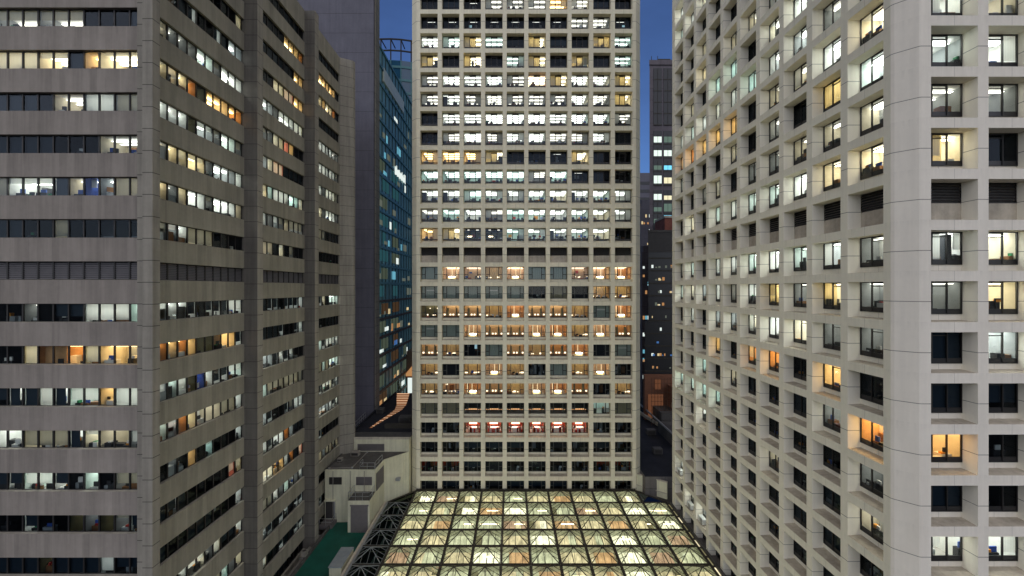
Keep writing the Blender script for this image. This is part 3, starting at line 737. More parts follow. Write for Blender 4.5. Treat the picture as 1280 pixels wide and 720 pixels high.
# clear pyramid glass, film of dirt; more film on sides imitates dim sheen
for gname, film in (('roof_glass', .06), ('roof_glass_side', .30)):
    m, nt, out = new_mat(gname)
    t = N(nt, 'ShaderNodeBsdfTransparent'); t.inputs[0].default_value = (.93, .93, .80, 1)
    d = N(nt, 'ShaderNodeBsdfDiffuse'); d.inputs[0].default_value = (.35, .38, .28, 1); tl = N(nt, 'ShaderNodeBsdfTranslucent'); tl.inputs[0].default_value = (.7, .75, .55, 1)
    gl = N(nt, 'ShaderNodeBsdfGlossy'); gl.inputs['Roughness'].default_value = .05
    ge = N(nt, 'ShaderNodeNewGeometry'); nz = noise(nt, ge.outputs['Position'], 1.3, 4)
    x1 = N(nt, 'ShaderNodeMixShader'); x1.inputs[0].default_value = .6; L(nt, d.outputs[0], x1.inputs[1]); L(nt, tl.outputs[0], x1.inputs[2])
    x2 = N(nt, 'ShaderNodeMixShader'); L(nt, remap(nt, nz, .3, .7, .0 + film, .2 + film), x2.inputs[0]); L(nt, t.outputs[0], x2.inputs[1]); L(nt, x1.outputs[0], x2.inputs[2])
    fr = N(nt, 'ShaderNodeFresnel'); fr.inputs[0].default_value = 1.4
    x3 = N(nt, 'ShaderNodeMixShader'); L(nt, fr.outputs[0], x3.inputs[0]); L(nt, x2.outputs[0], x3.inputs[1]); L(nt, gl.outputs[0], x3.inputs[2]); L(nt, x3.outputs[0], out.inputs[0])
glass('roof_glass_dark', (.30, .40, .38), .14)
cells = []
for k in range(-1, 11):
    for j in range(13):
        cx = X0g + 3.695 * (k + .5); cy = Y0g - GY * (j + .5)
        if (k in (-1, 10) and j == 0): continue
        cells.append((cx, cy, k, j))
cells.sort(key=lambda c: -c[1] if False else (0 if abs(F * c[0] / c[1]) < 640 and 360 - F * ZS / c[1] < 735 else 1, c[1]))
ribs_d, ribs_w = pyr_ribs('steel_brown'), pyr_ribs('white_frame', .055)
pg, pd = pyr_glass('roof_glass'), pyr_glass('roof_glass_dark')
me = {'rd': ribs_d.mesh('ribs'), 'rw': ribs_w.mesh('ribs'), 'pg': pg.mesh('glazing'), 'pd': pd.mesh('glazing')}
vis = [c for c in cells if abs(F * (abs(c[0]) - 2) / c[1]) < 640 and 360 - F * ZS / (c[1] + 2) < 722]
rest = [c for c in cells if c not in vis]
vis.sort(key=lambda c: c[1]); rest += vis[100:]; vis = vis[:100]
ats = [atrium(i, None) for i in range(26)]; at_me = [a.mesh('lit_ceiling') for a in ats]
dk = MB(); dk.quad((-1.75, -1.75, -.7), (1.75, -1.75, -.7), (1.75, 1.75, -.7), (-1.75, 1.75, -.7), 'room_dark')
dk.box(-1.2, -1.0, -1.75, 1.75, -.65, -.4, 'steel_dark'); dk.box(.2, .35, -1.75, 1.75, -.65, -.4, 'grey_metal'); dk_me = dk.mesh('dark_ceiling')
rg = MB()
for c in cells:
    cx, cy, k, j = c; dark = k == -1; q = random.randrange(26)
    if c in vis:
        o = link('glass_pyramid', me['rw' if dark else 'rd'], SK, Vector((cx, cy, ZS)) - SK.location)
        link('glazing', me['pd' if dark else 'pg'], o); link('dark_ceiling' if dark else 'lit_ceiling', dk_me if dark else at_me[q], o)
    else:
        tm = Matrix.Translation(Vector((cx, cy, ZS)) - SK.location)
        for b in ((ribs_w, pd, dk) if dark else (ribs_d, pg, ats[q])): rg.add(b, tm)
o = rg.build('further_pyramid', SK); o['kind'] = 'stuff'
b = MB()
for i, x in enumerate(gx):
    y1 = gy[0] if 0 < i < 12 else gy[1]
    b.box(x - .11, x + .11, gy[-1], y1 + .1, ZS - .15, ZS + .16, 'steel_dark' if i else 'grey_metal')
for j, y in enumerate(gy):
    xa = gx[0] if j else gx[1]; xb = gx[-1] if j else gx[-2]
    b.box(xa, xb, y - .085, y + .085, ZS - .15, ZS + .13, 'steel_dark')
for p, q in (((gx[1], gy[0]), (gx[0], gy[1])), ((gx[-2], gy[0]), (gx[-1], gy[1]))):
    b.bar((p[0], p[1], ZS), (q[0], q[1], ZS), .3, 'steel_dark')
b.build('beam_grid', SK, -SK.location)
b = MB()   # gutter edges
b.box(gx[0] - .45, gx[0] - .14, gy[-1], gy[1] - .2, ZS - .5, ZS + .25, 'sill_concrete')
b.box(gx[1], gx[-2], 70.17, 70.385, ZS - .5, ZS + .3, 'steel_dark')
b.build('gutter', SK, -SK.location)
b = MB()   # lit strip along the right tower and the two cut corners
n = 24
for i in range(n):
    ya, yb = gy[-1] + (gy[1] - gy[-1]) * i / n, gy[-1] + (gy[1] - gy[-1]) * (i + .82) / n
    b.quad((gx[-1] + .14, ya, ZS - .05), (25.0, ya, ZS - .12), (25.0, yb, ZS - .12), (gx[-1] + .14, yb, ZS - .05), 'lay_dim' if i % 3 else 'lay_cream')
    b.box(gx[-1] + .14, 25.0, yb, yb + .25, ZS - .12, ZS + .02, 'steel_dark')
b.box(24.98, 25.25, gy[-1], 66, ZS - .4, ZS + .3, 'roof_screed')
b.build('edge_glazing', SK, -SK.location)
for s, (p, q, c) in enumerate((((gx[1], gy[0]), (gx[0], gy[1]), (gx[1], gy[1])), ((gx[-2], gy[0]), (gx[-1], gy[1]), (gx[-2], gy[1])))):
    b = MB(); top = ((p[0] + q[0] + c[0]) / 3, (p[1] + q[1] + c[1]) / 3, ZS + .5)
    P3 = [(*p, ZS + .05), (*q, ZS + .05), (*c, ZS + .05)]
    for i in range(3):
        b.poly((P3[i], P3[(i + 1) % 3], top), 'roof_glass_dark'); b.bar(P3[i], top, .07, 'steel_dark')
    b.poly([(v[0], v[1], ZS - .6) for v in P3], 'lay_dim' if s else 'room_dark')
    b.build('corner_pyramid', SK, -SK.location)
b = MB()
for i in range(10):   # flashing strip between the roof and the centre tower, light from below put in as glow
    xa = gx[1] + .2 + i * 3.695; b.box(xa, xa + 3.2, gy[0] + .12, gy[0] + .3, ZS - .1, ZS - .06, 'lay_dim')
    for q in range(6): b.box(xa + q * .6, xa + q * .6 + .06, gy[0] + .12, gy[0] + .3, ZS - .06, ZS, 'steel_dark')
b.build('flashing', SK, -SK.location)

# cream plant house at left of the glass roof
AX = thing('plant_house', 'cream rooftop plant house with roller shutter and rails beside the green terrace', 'plant house', (-24, 65, -35.2))
mb = MB(); zt_, zb_ = -27.5, -35.2
foot = [(-28.15, 62.7), (-20.6, 62.7), (-20.35, 66.4), (-17.25, 69.6), (-17.25, 70.0), (-28.15, 70.0)]
def prism(b, pts, z0, z1, mat, top=None):
    for p, q in zip(pts, pts[1:] + pts[:1]): vwall(b, p, q, z0, z1, mat)
    b.poly([(x, y, z1) for x, y in pts], top or mat)
prism(mb, foot, zb_ - .8, zt_, 'cream_render', 'roof_screed')
mb.build('wall', AX, -AX.location)
b = MB()   # parapet upstand
for p, q in zip(foot[:4], foot[1:5]): b.bar((*p, zt_ + .09), (*q, zt_ + .09), .16, 'cream_render', .18)
b.bar((-28.1, 62.7, zt_ + .09), (-28.1, 69.9, zt_ + .09), .16, 'roof_screed', .18)
b.build('parapet', AX, -AX.location)
b = MB(); lift = [(-23.65, 60.0), (-20.5, 60.0), (-20.5, 62.68), (-23.65, 62.68)]
prism(b, lift, -35.3, -30.6, 'cream_render', 'roof_screed'); o = b.build('shutter_bay', AX, -AX.location)
s_ = MB()
for i in range(26):
    z = -35.15 + i * .145; s_.box(-23.2, -20.75, 59.93, 59.985, z, z + .125, 'shutter_grey')
s_.box(-23.3, -20.65, 59.90, 59.99, -31.4, -31.2, 'shutter_grey'); s_.build('roller_shutter', o, AX.location * 0)
def rail(name, pts, h, parent, mat='rail_metal', r=.03):
    b = MB()
    for (p, q) in zip(pts, pts[1:]):
        for k in (h, h * .5): b.bar((p[0], p[1], p[2] + k), (q[0], q[1], q[2] + k), r * 1.6, mat)
        L_ = math.dist(p, q); n = max(1, round(L_ / 1.1))
        for i in range(n + 1):
            t = i / n; a = [p[j] + (q[j] - p[j]) * t for j in range(3)]; b.bar(a, (a[0], a[1], a[2] + h), r * 1.5, mat)
    return b.build(name, parent, -parent.location)
rail('railing', [(-23.6, 62.5, -30.6), (-23.6, 60.08, -30.6), (-20.55, 60.08, -30.6), (-20.55, 62.5, -30.6)], 1.1, AX)
rail('railing', [(-23.0, 64.3, zt_), (-23.0, 62.95, zt_), (-20.75, 62.95, zt_)], 1.1, AX)
rail('railing', [(-20.75, 63.4, zt_), (-20.55, 66.0, zt_)], 1.1, AX)
def louvre(name, x0, x1, y, z0, z1, parent, mat='shutter_grey'):
    b = MB(); b.box(x0 - .05, x1 + .05, y - .05, y - .005, z0 - .05, z1 + .05, mat)
    n = int((z1 - z0) / .11)
    for i in range(n):
        z = z0 + (z1 - z0) * i / n; b.quad((x0, y - .06, z), (x1, y - .06, z), (x1, y - .11, z + .09), (x0, y - .11, z + .09), mat)
    return b.build(name, parent, -parent.location)
louvre('louvre', -27.45, -25.65, 62.7, -29.5, -28.5, AX, 'louvre_dark'); louvre('louvre', -23.4, -21.1, 62.7, -29.6, -28.45, AX)
b = MB()   # louvre panel on the wall facing the glass roof
p, q = Vector((-20.54, 63.0)), Vector((-20.36, 65.9))
for i in range(14):
    z = -30.6 + i * .19
    b.bar((p.x + .06, p.y, z), (q.x + .06, q.y, z), .08, 'shutter_grey', .15)
b.build('louvre', AX, -AX.location)
b = MB(); b.box(-28.0, -26.65, 62.62, 62.69, -34.6, -32.0, 'louvre_dark'); b.box(-28.1, -26.5, 62.3, 62.69, -31.95, -31.75, 'cream_render'); b.box(-26.75, -26.6, 62.5, 62.69, -34.6, -32.0, 'grey_metal'); b.build('doorway', AX, -AX.location)
b = MB(); b.box(-28.2, -26.3, 60.9, 62.6, -35.3, -34.75, 'shutter_grey'); b.build('landing', AX, -AX.location)
rail('railing', [(-28.15, 60.95, -34.75), (-26.35, 60.95, -34.75), (-26.35, 62.5, -34.75)], 1.0, AX)
b = MB()
for x in (-26.9, -22.2, -24.3): b.tube([(x, 62.62, zt_), (x, 62.62, -35.1)], .05, 'pipe_grey')
b.tube([(-17.9, 68.9, zt_), (-17.9, 68.9, -33.5)], .07, 'cream_render'); b.build('downpipe', AX, -AX.location)
b = MB(); b.box(-18.9, -18.2, 67.55, 68.2, -31.3, -30.9, 'grey_metal'); b.build('vent', AX, -AX.location)

UPB = thing('plant_block', 'low cream plant block with grey louvre panel behind the plant house roof', 'plant block', (-23, 72, -28))
b = MB(); prism(b, [(-28.2, 70.05), (-17.3, 70.05), (-17.3, 73.55), (-28.2, 73.55)], GROUND, -25.4, 'cream_render', 'roof_screed'); b.build('wall', UPB, -UPB.location)
louvre('louvre', -25.9, -21.5, 70.05, -27.3, -26.25, UPB); louvre('louvre', -27.2, -26.7, 70.05, -27.3, -26.3, UPB)
b = MB(); b.box(-28.3, -17.2, 69.95, 70.25, -25.4, -25.1, 'sill_concrete'); b.build('coping', UPB, -UPB.location)
rail('railing', [(-28.1, 73.4, -25.3), (-28.1, 80, -25.0)], 1.2, UPB)

# things on the terrace
RB = thing('roof_box', 'long grey sheet metal roof box standing on the green terrace', 'roof box', (-21.4, 52.2, -35.2))
b = MB(); b.box(-22.1, -20.62, 50.35, 54.2, -35.2, -33.78, 'cream_render'); b.build('casing', RB, -RB.location)
b = MB()
for i in range(4): b.box(-22.2, -20.55, 50.25 + i * 1.0, 50.25 + i * 1.0 + .95, -33.78, -33.68, 'box_sheet')
b.build('cover', RB, -RB.location)
rnd = random.Random(3)
b = MB(); b.box(-26.85, -26.6, 30, 61, -35.25, -34.75, 'roof_screed'); tag(b.build('parapet_wall'), 'low dark parapet along the left edge of the green terrace', 'parapet')
for lab, x, zz, r_ in (('thick grey duct pipe lying in the gap beside the office block', -27.7, -35.7, .22), ('thin grey pipe running beside the terrace parapet', -27.1, -35.5, .1)):
    b = MB(); pts = [(x + rnd.uniform(-.12, .12), 38 + i * 2.4, zz + rnd.uniform(-.12, .15)) for i in range(10)]; b.tube(pts, r_, 'pipe_grey')
    for p in pts[1::2]: b.box(p[0] - r_ * 1.3, p[0] + r_ * 1.3, p[1] - .1, p[1] + .1, p[2] - r_ * 2.2, p[2] + r_ * 1.15, 'grey_metal')
    tag(b.build('service_pipe'), lab, 'pipe')
for i, (x, y, s) in enumerate(((-27.5, 50.5, 1.0), (-27.5, 57.6, .8), (-26.9, 54.0, .6))):
    t_ = thing('condenser_unit', ('largest weathered condenser unit in the gap beside the green terrace', 'far condenser unit in the gap below the plant house landing', 'small condenser unit on the parapet of the green terrace')[i], 'condenser', (x, y, -36.4), 'condensers beside the terrace')
    zb2 = -36.4 if i < 2 else -34.75
    b = MB(); b.box(x - s * .5, x + s * .5, y - s * .6, y + s * .6, zb2 + .1, zb2 + s * 1.2, 'pipe_grey'); b.build('casing', t_, -t_.location)
    b = MB()
    for a in range(12):
        c, d_ = a * .5236, (a + 1) * .5236; b.poly(((x, y, zb2 + s * 1.21), (x + .4 * s * math.cos(c), y + .4 * s * math.sin(c), zb2 + s * 1.24), (x + .4 * s * math.cos(d_), y + .4 * s * math.sin(d_), zb2 + s * 1.24)), 'louvre_dark')
    b.build('fan_grille', t_, -t_.location)
# white units on the lowest sills of the right tower
for i, (k, r) in enumerate(((9, 13), (8, 14), (7, 14), (5, 15))):
    y = 29.885 + 3.7 * k; z = ZC - FL * r - OH / 2 + .05
    t_ = thing('sill_unit', ('white air unit on the sill nearest the centre tower', 'white air unit on the second lit sill from the centre tower', 'white air unit on the third lit sill from the centre tower', 'white air unit on the sill nearest the camera')[i], 'air unit', (XS + .55, y, z), 'white units on the lowest sills')
    b = MB(); b.box(XS + .2, XS + .75, y - .1, y + 1.2, z + .06, z + .75, 'ac_white'); b.build('casing', t_, -t_.location)
    b = MB(); b.box(XS + .16, XS + .198, y + .1, y + .75, z + .15, z + .68, 'grey_metal'); b.build('grille', t_, -t_.location)

# warm striped light strip on the dark roof
LS = thing('light_strip', 'orange glowing ribbed light strip curving over the dark roof', 'light strip', (-24, 88, -25.3))
emit('strip_orange', (1, .42, .18), .5); emit('strip_pale', (1, .60, .36), 1.1)
ctl = [(-25.6, 75.2, .18), (-25.0, 79, .35), (-24.2, 83, .5), (-23.6, 86.5, .75), (-23.9, 90, 1.0), (-25.0, 95, 1.3), (-26.1, 100, 1.5)]
b = MB(); pts = []
for (a, c) in zip(ctl, ctl[1:]):
    for i in range(5): t = i / 5; pts.append([a[j] + (c[j] - a[j]) * t for j in range(3)])
pts.append(list(ctl[-1]))
for i, (p, q) in enumerate(zip(pts, pts[1:])):
    b.quad((p[0] - p[2], p[1], -25.28), (p[0] + p[2], p[1], -25.28), (q[0] + q[2], q[1], -25.28), (q[0] - q[2], q[1], -25.28), 'strip_pale' if i % 2 else 'strip_orange')
    fbm = MB(); fbm.box(p[0] - p[2] - .05, p[0] + p[2] + .05, p[1] - .12, p[1] + .12, -25.3, -25.2, 'scaffold'); fbm.build('rib', LS, -LS.location)
b.build('lit_panel', LS, -LS.location)

def roof_unit(lab, x, y, z, sx, sy, sz, mat='ac_white', grp=None):
    t_ = thing('ventilation_unit', lab, 'vent unit', (x, y, z), grp)
    b = MB(); b.box(x - sx / 2, x + sx / 2, y - sy / 2, y + sy / 2, z + .12, z + sz, mat)
    for q in (-1, 1): b.box(x + q * sx * .35 - .05, x + q * sx * .35 + .05, y - sy / 2, y + sy / 2, z, z + .12, 'steel_dark')
    b.build('casing', t_, -t_.location)
    b = MB()
    for i in range(6):
        zz = z + .25 + i * (sz - .4) / 6; b.quad((x - sx * .4, y - sy / 2 - .01, zz), (x + sx * .4, y - sy / 2 - .01, zz), (x + sx * .4, y - sy / 2 - .05, zz + .08), (x - sx * .4, y - sy / 2 - .05, zz + .08), 'louvre_dark')
    b.build('louvre', t_, -t_.location)
roof_unit('grey ventilation unit on the plant house roof near its back edge', -25.6, 68.2, -27.5, 1.3, .9, .8, 'pipe_grey')
roof_unit('smaller grey ventilation unit at the left side of the plant house roof', -27.2, 66.0, -27.5, .7, .7, .6, 'pipe_grey')
roof_unit('dark ventilation unit on the black roof behind the plant block', -20.2, 79.0, -25.35, 2.2, 1.6, 1.1, 'roof_screed')
roof_unit('dark ventilation unit at the left of the black roof beside the light strip', -26.6, 84.5, -25.35, 1.4, 1.4, 1.0, 'roof_screed')
roof_unit('grey ventilation unit on the black roof between the gridded towers', 27.2, 78.0, -31, 1.6, 1.2, 1.1, 'deck_grey')
roof_unit('second grey ventilation unit farther back on the black roof between the gridded towers', 29.3, 88.0, -31, 1.8, 1.2, 1.2, 'deck_grey')
for lab, pts in (('thin grey pipe running along the plant house roof', [(-27.8, 63.4, -27.42), (-24.4, 63.6, -27.42), (-24.2, 69.6, -27.42)]),):
    b = MB(); b.tube(pts, .07, 'pipe_grey')
    for p in pts: b.box(p[0] - .12, p[0] + .12, p[1] - .12, p[1] + .12, p[2] - .1, p[2] + .1, 'grey_metal')
    tag(b.build('service_pipe'), lab, 'pipe')
# right-hand parapets and roofs between the two towers
PW = thing('parapet_wall', 'pale angled parapet wall at the right cut corner of the glass roof', 'parapet', (22, 70, -34))
b = MB(); b.bar((20.6, 71.2, -32.9), (25.2, 67.6, -32.9), .3, 'cream_render', 2.7); b.build('wall', PW, -PW.location)
b = MB(); b.bar((20.6, 71.2, -31.5), (25.2, 67.6, -31.5), .42, 'sill_concrete', .12); b.bar((20.55, 70.95, -33.3), (25.15, 67.35, -33.3), .1, 'sill_concrete', .1); b.build('coping', PW, -PW.location)
LR = thing('low_roof_building', 'low building with black flat roof and grey upstands between the two gridded towers', 'low building', (29, 85, GROUND))
b = MB(); b.box(21.9, 46, 68.5, 118, GROUND, -31.0, 'dark_concrete', skip='u'); b.build('wall', LR, -LR.location)
b = MB(); b.quad((21.9, 68.5, -31), (46, 68.5, -31), (46, 118, -31), (21.9, 118, -31), 'roof_black'); b.build('roof', LR, -LR.location)
b = MB(); b.box(31.5, 45, 80, 90, -31, -28.8, 'roof_screed'); b.box(33.0, 45, 92, 106, -31, -27.6, 'roof_screed'); b.build('upstand', LR, -LR.location)
b = MB(); b.box(31.4, 31.7, 79.9, 106, -28.8, -28.5, 'grey_metal'); b.box(31.4, 45, 79.9, 80.2, -28.8, -28.55, 'grey_metal'); b.bar((25.0, 118, -28), (33.0, 92, -30.6), .5, 'sill_concrete', .6); b.build('coping', LR, -LR.location)

# ------------------------------------------------------------------ farther buildings
concrete('tower_grey', (.14, .138, .168), z0=0, pz=4.0, u0=-28.2, pu=9.0, jw=.03, mott=.10, streak=.10)
BT = thing('blank_tower', 'tall blank windowless concrete tower rising behind the ribbon windowed block', 'tower', (-45, 100, GROUND))
b = MB(); b.box(-62, -28.2, 85, 88.2, GROUND, 95, 'tower_grey'); b.build('wall', BT, -BT.location)
b = MB(); b.box(-28.19, -28.02, 85.6, 88.2, -25, 95, 'pier_concrete'); b.box(-62, -28.2, 84.9, 85, 95, 95.4, 'tower_grey'); b.build('corner_fin', BT, -BT.location)

TG = thing('glass_building', 'teal glass curtain wall building between blank tower and pale gridded tower', 'glass building', (-40, 102, GROUND))
m, nt, out = new_mat('curtain_teal')
p = N(nt, 'ShaderNodeBsdfPrincipled'); p.inputs['Base Color'].default_value = (.20, .42, .43, 1); p.inputs['Roughness'].default_value = .3; p.inputs['Specular IOR Level'].default_value = .12
L(nt, p.outputs[0], out.inputs[0])
emit('teal_dim', (.12, .42, .50), .16); emit('green_dim', (.35, .45, .32), .16); emit('brown_dim', (.45, .26, .14), .12); emit('win_yellow', (1, .78, .42), .7); emit('win_white', (.9, 1, .95), .9); emit('win_cyan', (.22, .65, .85), .6); emit('win_dim', (.55, .62, .5), .2); emit('win_amber', (1, .5, .2), .45); emit('win_blue', (.12, .32, .8), .45)
plain('teal_band', (.10, .24, .26), .4); plain('pale_band', (.75, .80, .70), .5); plain('brown_band', (.12, .085, .06), .6)
b = MB(); b.box(-60, -28.4, 88.25, 118, GROUND, 52.2, 'curtain_teal'); b.build('curtain_wall', TG, -TG.location)
b = MB(); fz = [52.0 - 3.9 * i for i in range(21)]
for z in fz: b.box(-28.4, -28.15, 88.25, 118, z - .5, z, 'teal_band' if z > 0 else 'brown_band')
for i in range(12): b.box(-28.4, -28.28, 88.3 + i * 2.6, 88.42 + i * 2.6, -30, 51.5, 'steel_dark')
b.build('floor_band', TG, -TG.location)
b = MB(); b.box(-28.4, -28.1, 91.5, 108.5, 45.4, 48.4, 'pale_band'); b.build('pale_panel', TG, -TG.location)
rnd = random.Random(11); nw = 0
for z in fz[2:]:
    y = 89
    while y < 116 and nw < 64:
        ww = rnd.uniform(.8, 3.0); pr = .16 if z > 22 else .5
        if rnd.random() < pr:
            w_ = MB(); hh = rnd.uniform(.4, 1.9); zz = z + .2 - 3.9 + (rnd.uniform(0, .6))
            mt = rnd.choice(('win_white', 'win_dim', 'win_dim', 'win_dim', 'win_cyan') if z > 0 else ('win_amber', 'win_white', 'win_dim', 'win_blue', 'win_yellow', 'win_dim'))
            w_.box(-28.4, -28.3, y, min(y + ww, 117), zz, zz + hh, mt); w_.build('lit_window', TG, -TG.location); nw += 1
        y += ww + rnd.uniform(.3, 3)
for z in fz[6:]:
    for i in range(rnd.choice((1, 2, 3))):
        y = 88.5 + i * 9 + rnd.uniform(0, 3); b = MB(); b.box(-28.4, -28.34, y, y + rnd.uniform(2, 7), z - 3.2, z - .8, rnd.choice(('teal_dim', 'teal_dim', 'green_dim')) if z > -2 else rnd.choice(('green_dim', 'brown_dim'))); b.build('dim_window', TG, -TG.location)
b = MB()      # white lit sign lettering band, too small to read in the photograph
for i in range(16):
    y = 100 + i * .62; z = 27.3 + (i % 3) * .12
    b.box(-28.12, -28.02, y, y + .42, z, z + rnd.uniform(1.2, 2.3), 'win_white')
b.build('lit_sign', TG, -TG.location)

CG = thing('curved_tower', 'curved blue glass tower with open steel rooftop frame far behind the teal glass building', 'tower', (-34, 135, GROUND))
cc = Vector((-38, 150)); rad = 22
arc = [(cc.x + rad * math.cos(a), cc.y + rad * math.sin(a)) for a in [R(-120 + 8 * i) for i in range(17)]]
plain('curtain_blue', (.02, .09, .16), .15, spec=.7)
b = MB()
for p_, q_ in zip(arc, arc[1:]): vwall(b, p_, q_, GROUND, 70, 'curtain_blue')
b.poly([(*p_, 70) for p_ in arc], 'roof_black'); b.build('curtain_wall', CG, -CG.location)
b = MB()
for p_, q_ in zip(arc, arc[1:]):
    for z in (73, 76.5): b.bar((*p_, z), (*q_, z), .35, 'steel_dark')
    b.bar((*p_, 70), (*p_, 76.5), .3, 'steel_dark'); b.bar((*p_, 76.5), (p_[0] * .96 - 1.5, p_[1] + 5, 76.5), .25, 'steel_dark')
b.build('rooftop_frame', CG, -CG.location)
b = MB()
for z in range(-20, 70, 4):
    for p_, q_ in zip(arc, arc[1:]): b.bar((*p_, z), (*q_, z), .4, 'teal_band', .7)
for p_ in arc: b.bar((*p_, -40), (*p_, 70), .3, 'teal_band')
b.build('mullion', CG, -CG.location)
for i in range(26):
    k = rnd.randrange(6, 16); z = rnd.choice(range(-20, 62, 4)) + .8; p_, q_ = Vector(arc[k]), Vector(arc[k + 1]); dd = (q_ - p_).normalized(); nn = Vector((dd.y, -dd.x)) * .12
    w_ = MB(); a_ = p_.lerp(q_, .1) + nn; c_ = p_.lerp(q_, rnd.uniform(.4, .9)) + nn
    vwall(w_, a_, c_, z, z + rnd.uniform(.8, 2), rnd.choice(('win_cyan', 'win_blue', 'win_white', 'win_dim'))); w_.build('lit_window', CG, -CG.location)

ST = thing('shop_building', 'low street building with bright blue and white shopfront at the end of the dark roof', 'shop building', (-28, 106, GROUND))
b = MB(); b.box(-36, -20, 112, 122, GROUND, -17, 'brown_band'); b.build('wall', ST, -ST.location)
for (x0, x1, z0, z1, mt) in ((-28.0, -25.8, -28.2, -24.0, 'win_white'), (-25.6, -24.2, -27.5, -24.2, 'win_yellow'), (-24.0, -21.5, -27.5, -26.0, 'win_dim'), (-25.0, -21.6, -22.8, -19.4, 'win_blue'), (-23.4, -21.4, -25.4, -23.6, 'win_cyan'), (-30.4, -28.6, -26.0, -23.5, 'win_amber')):
    b = MB(); b.box(x0, x1, 111.88, 111.99, z0, z1, mt); b.build('lit_window', ST, -ST.location)
b = MB(); b.poly(((-29, 111.5, -23.6), (-21.3, 111.5, -23.6), (-21.3, 111.5, -22.9), (-25.5, 111.5, -20.2), (-26.2, 111.5, -20.2)), 'win_amber'); b.box(-29.5, -21.2, 111, 111.8, -23.9, -23.6, 'brick_red'); b.build('awning', ST, -ST.location)

def tree(x, y, zb, h, rad, lab, seed):
    t_ = thing('tree', lab, 'tree', (x, y, zb)); rn = random.Random(seed)
    b = MB(); b.tube([(0, 0, 0), (.1, 0, h * .35), (0, .1, h * .6)], .12, 'bark')
    for i in range(5): a = i * 1.3; b.bar((0, 0, h * .4), (rad * .6 * math.cos(a), rad * .6 * math.sin(a), h * .7), .07, 'bark')
    b.build('trunk', t_)
    b = MB()
    cl = [(rn.uniform(-rad, rad) * .7, rn.uniform(-rad, rad) * .7, h * rn.uniform(.45, 1)) for i in range(14)]
    for i in range(900):
        c = Vector(rn.choice(cl)) + Vector((rn.gauss(0, rad * .2), rn.gauss(0, rad * .2), rn.gauss(0, rad * .18)))
        u = Vector((rn.uniform(-1, 1), rn.uniform(-1, 1), rn.uniform(-1, 1))).normalized() * .17; v = u.cross(Vector((rn.uniform(-1, 1), rn.uniform(-1, 1), 1))).normalized() * .09
        b.poly((c - u, c + v, c + u, c - v), rn.choice(('leaf', 'leaf', 'leaf_pale')))
    b.build('crown', t_)
tree(-29.6, 103.5, -29, 6.5, 1.7, 'small dark street tree beyond the dark roof by the teal glass building', 5)

# right-hand slot
PT = thing('far_tower', 'pinkish granite tower with triple bands of tall windows, seen between the gridded towers', 'tower', (50, 140, GROUND))
b = MB(); prism(b, [(42.9, 130), (66, 130), (66, 150), (50.5, 150)], GROUND, 69.5, 'pink_granite'); prism(b, [(42.7, 129.7), (66, 129.7), (66, 150), (50.5, 150)], 69.51, 71, 'pink_granite'); b.build('wall', PT, -PT.location)
rnd = random.Random(21)
for i in range(5):
    x = 44.2 + i * 3.15
    for j, (z1, z0, lit) in enumerate(((68.5, 50.8, 0), (49, 32, 1), (30.5, 16, 1), (14.5, 1, 1), (-1, -14, 0))):
        w_ = MB(); w_.box(x - .1, x + 2.5, 129.86, 129.98, z0, z1, 'back_panel'); nfl = max(1, int((z1 - z0) / 3.5))
        for q in range(nfl):
            za = z0 + (z1 - z0) * q / nfl; mt = None
            if lit and rnd.random() < .88:
                mt = 'pt_cyan' if (q == nfl - 3 and i > 0) or rnd.random() < .12 else rnd.choice(('pt_white', 'pt_yellow', 'pt_white', 'pt_dim'))
                w_.box(x, x + 2.4, 129.8, 129.855, za + .6, za + rnd.choice((2.4, 3.0, 1.9)), mt)
            w_.box(x - .1, x + 2.5, 129.78, 129.99, za - .12, za + .12, 'steel_dark'); w_.box(x + 1.15, x + 1.25, 129.77, 129.99, za + .13, za + 3.2, 'steel_dark')
        w_.build('window_strip', PT, -PT.location)
for x in (44.5, 46.5, 51.5):
    b = MB(); b.bar((x, 133, 71), (x, 133, 71 + (6 if x > 50 else 3)), .14, 'steel_dark'); b.build('antenna', PT, -PT.location)
b = MB(); b.box(46, 50, 131.5, 134, 71.01, 72.3, 'steel_dark'); b.build('machine_room', PT, -PT.location)
RDB = thing('brick_block', 'red brick parapet block below the pinkish granite tower', 'building', (48, 118, GROUND))
b = MB(); b.box(42.5, 60, 116, 124, GROUND, 19.5, 'brick_red'); b.build('wall', RDB, -RDB.location)
b = MB(); b.box(42.4, 60, 115.8, 124, 19.5, 20.1, 'sill_concrete'); b.build('coping', RDB, -RDB.location)
DG = thing('dark_glass_block', 'black glass office block with a blank top storey, seen between the gridded towers', 'office block', (44, 105, GROUND))
b = MB(); prism(b, [(32.7, 100), (62, 100), (62, 112), (38, 112)], -8, 13.2, 'back_panel'); prism(b, [(31.7, 99.5), (62, 99.5), (62, 112), (37.5, 112)], GROUND, -8, 'back_panel'); b.build('wall', DG, -DG.location)
b = MB(); prism(b, [(32.6, 99.9), (62, 99.9), (62, 112), (37.9, 112)], 8.6, 13.4, 'louvre_dark'); prism(b, [(32.5, 99.8), (62, 99.8), (62, 112), (37.8, 112)], 13.41, 13.9, 'roof_screed'); b.build('top_storey', DG, -DG.location)
b = MB()
for z in range(-26, 8, 3): b.box(31.6 if z < -8 else 32.6, 62, (99.4 if z < -8 else 99.9), (99.7 if z < -8 else 100.2), z, z + .3, 'steel_dark')
b.build('floor_band', DG, -DG.location)
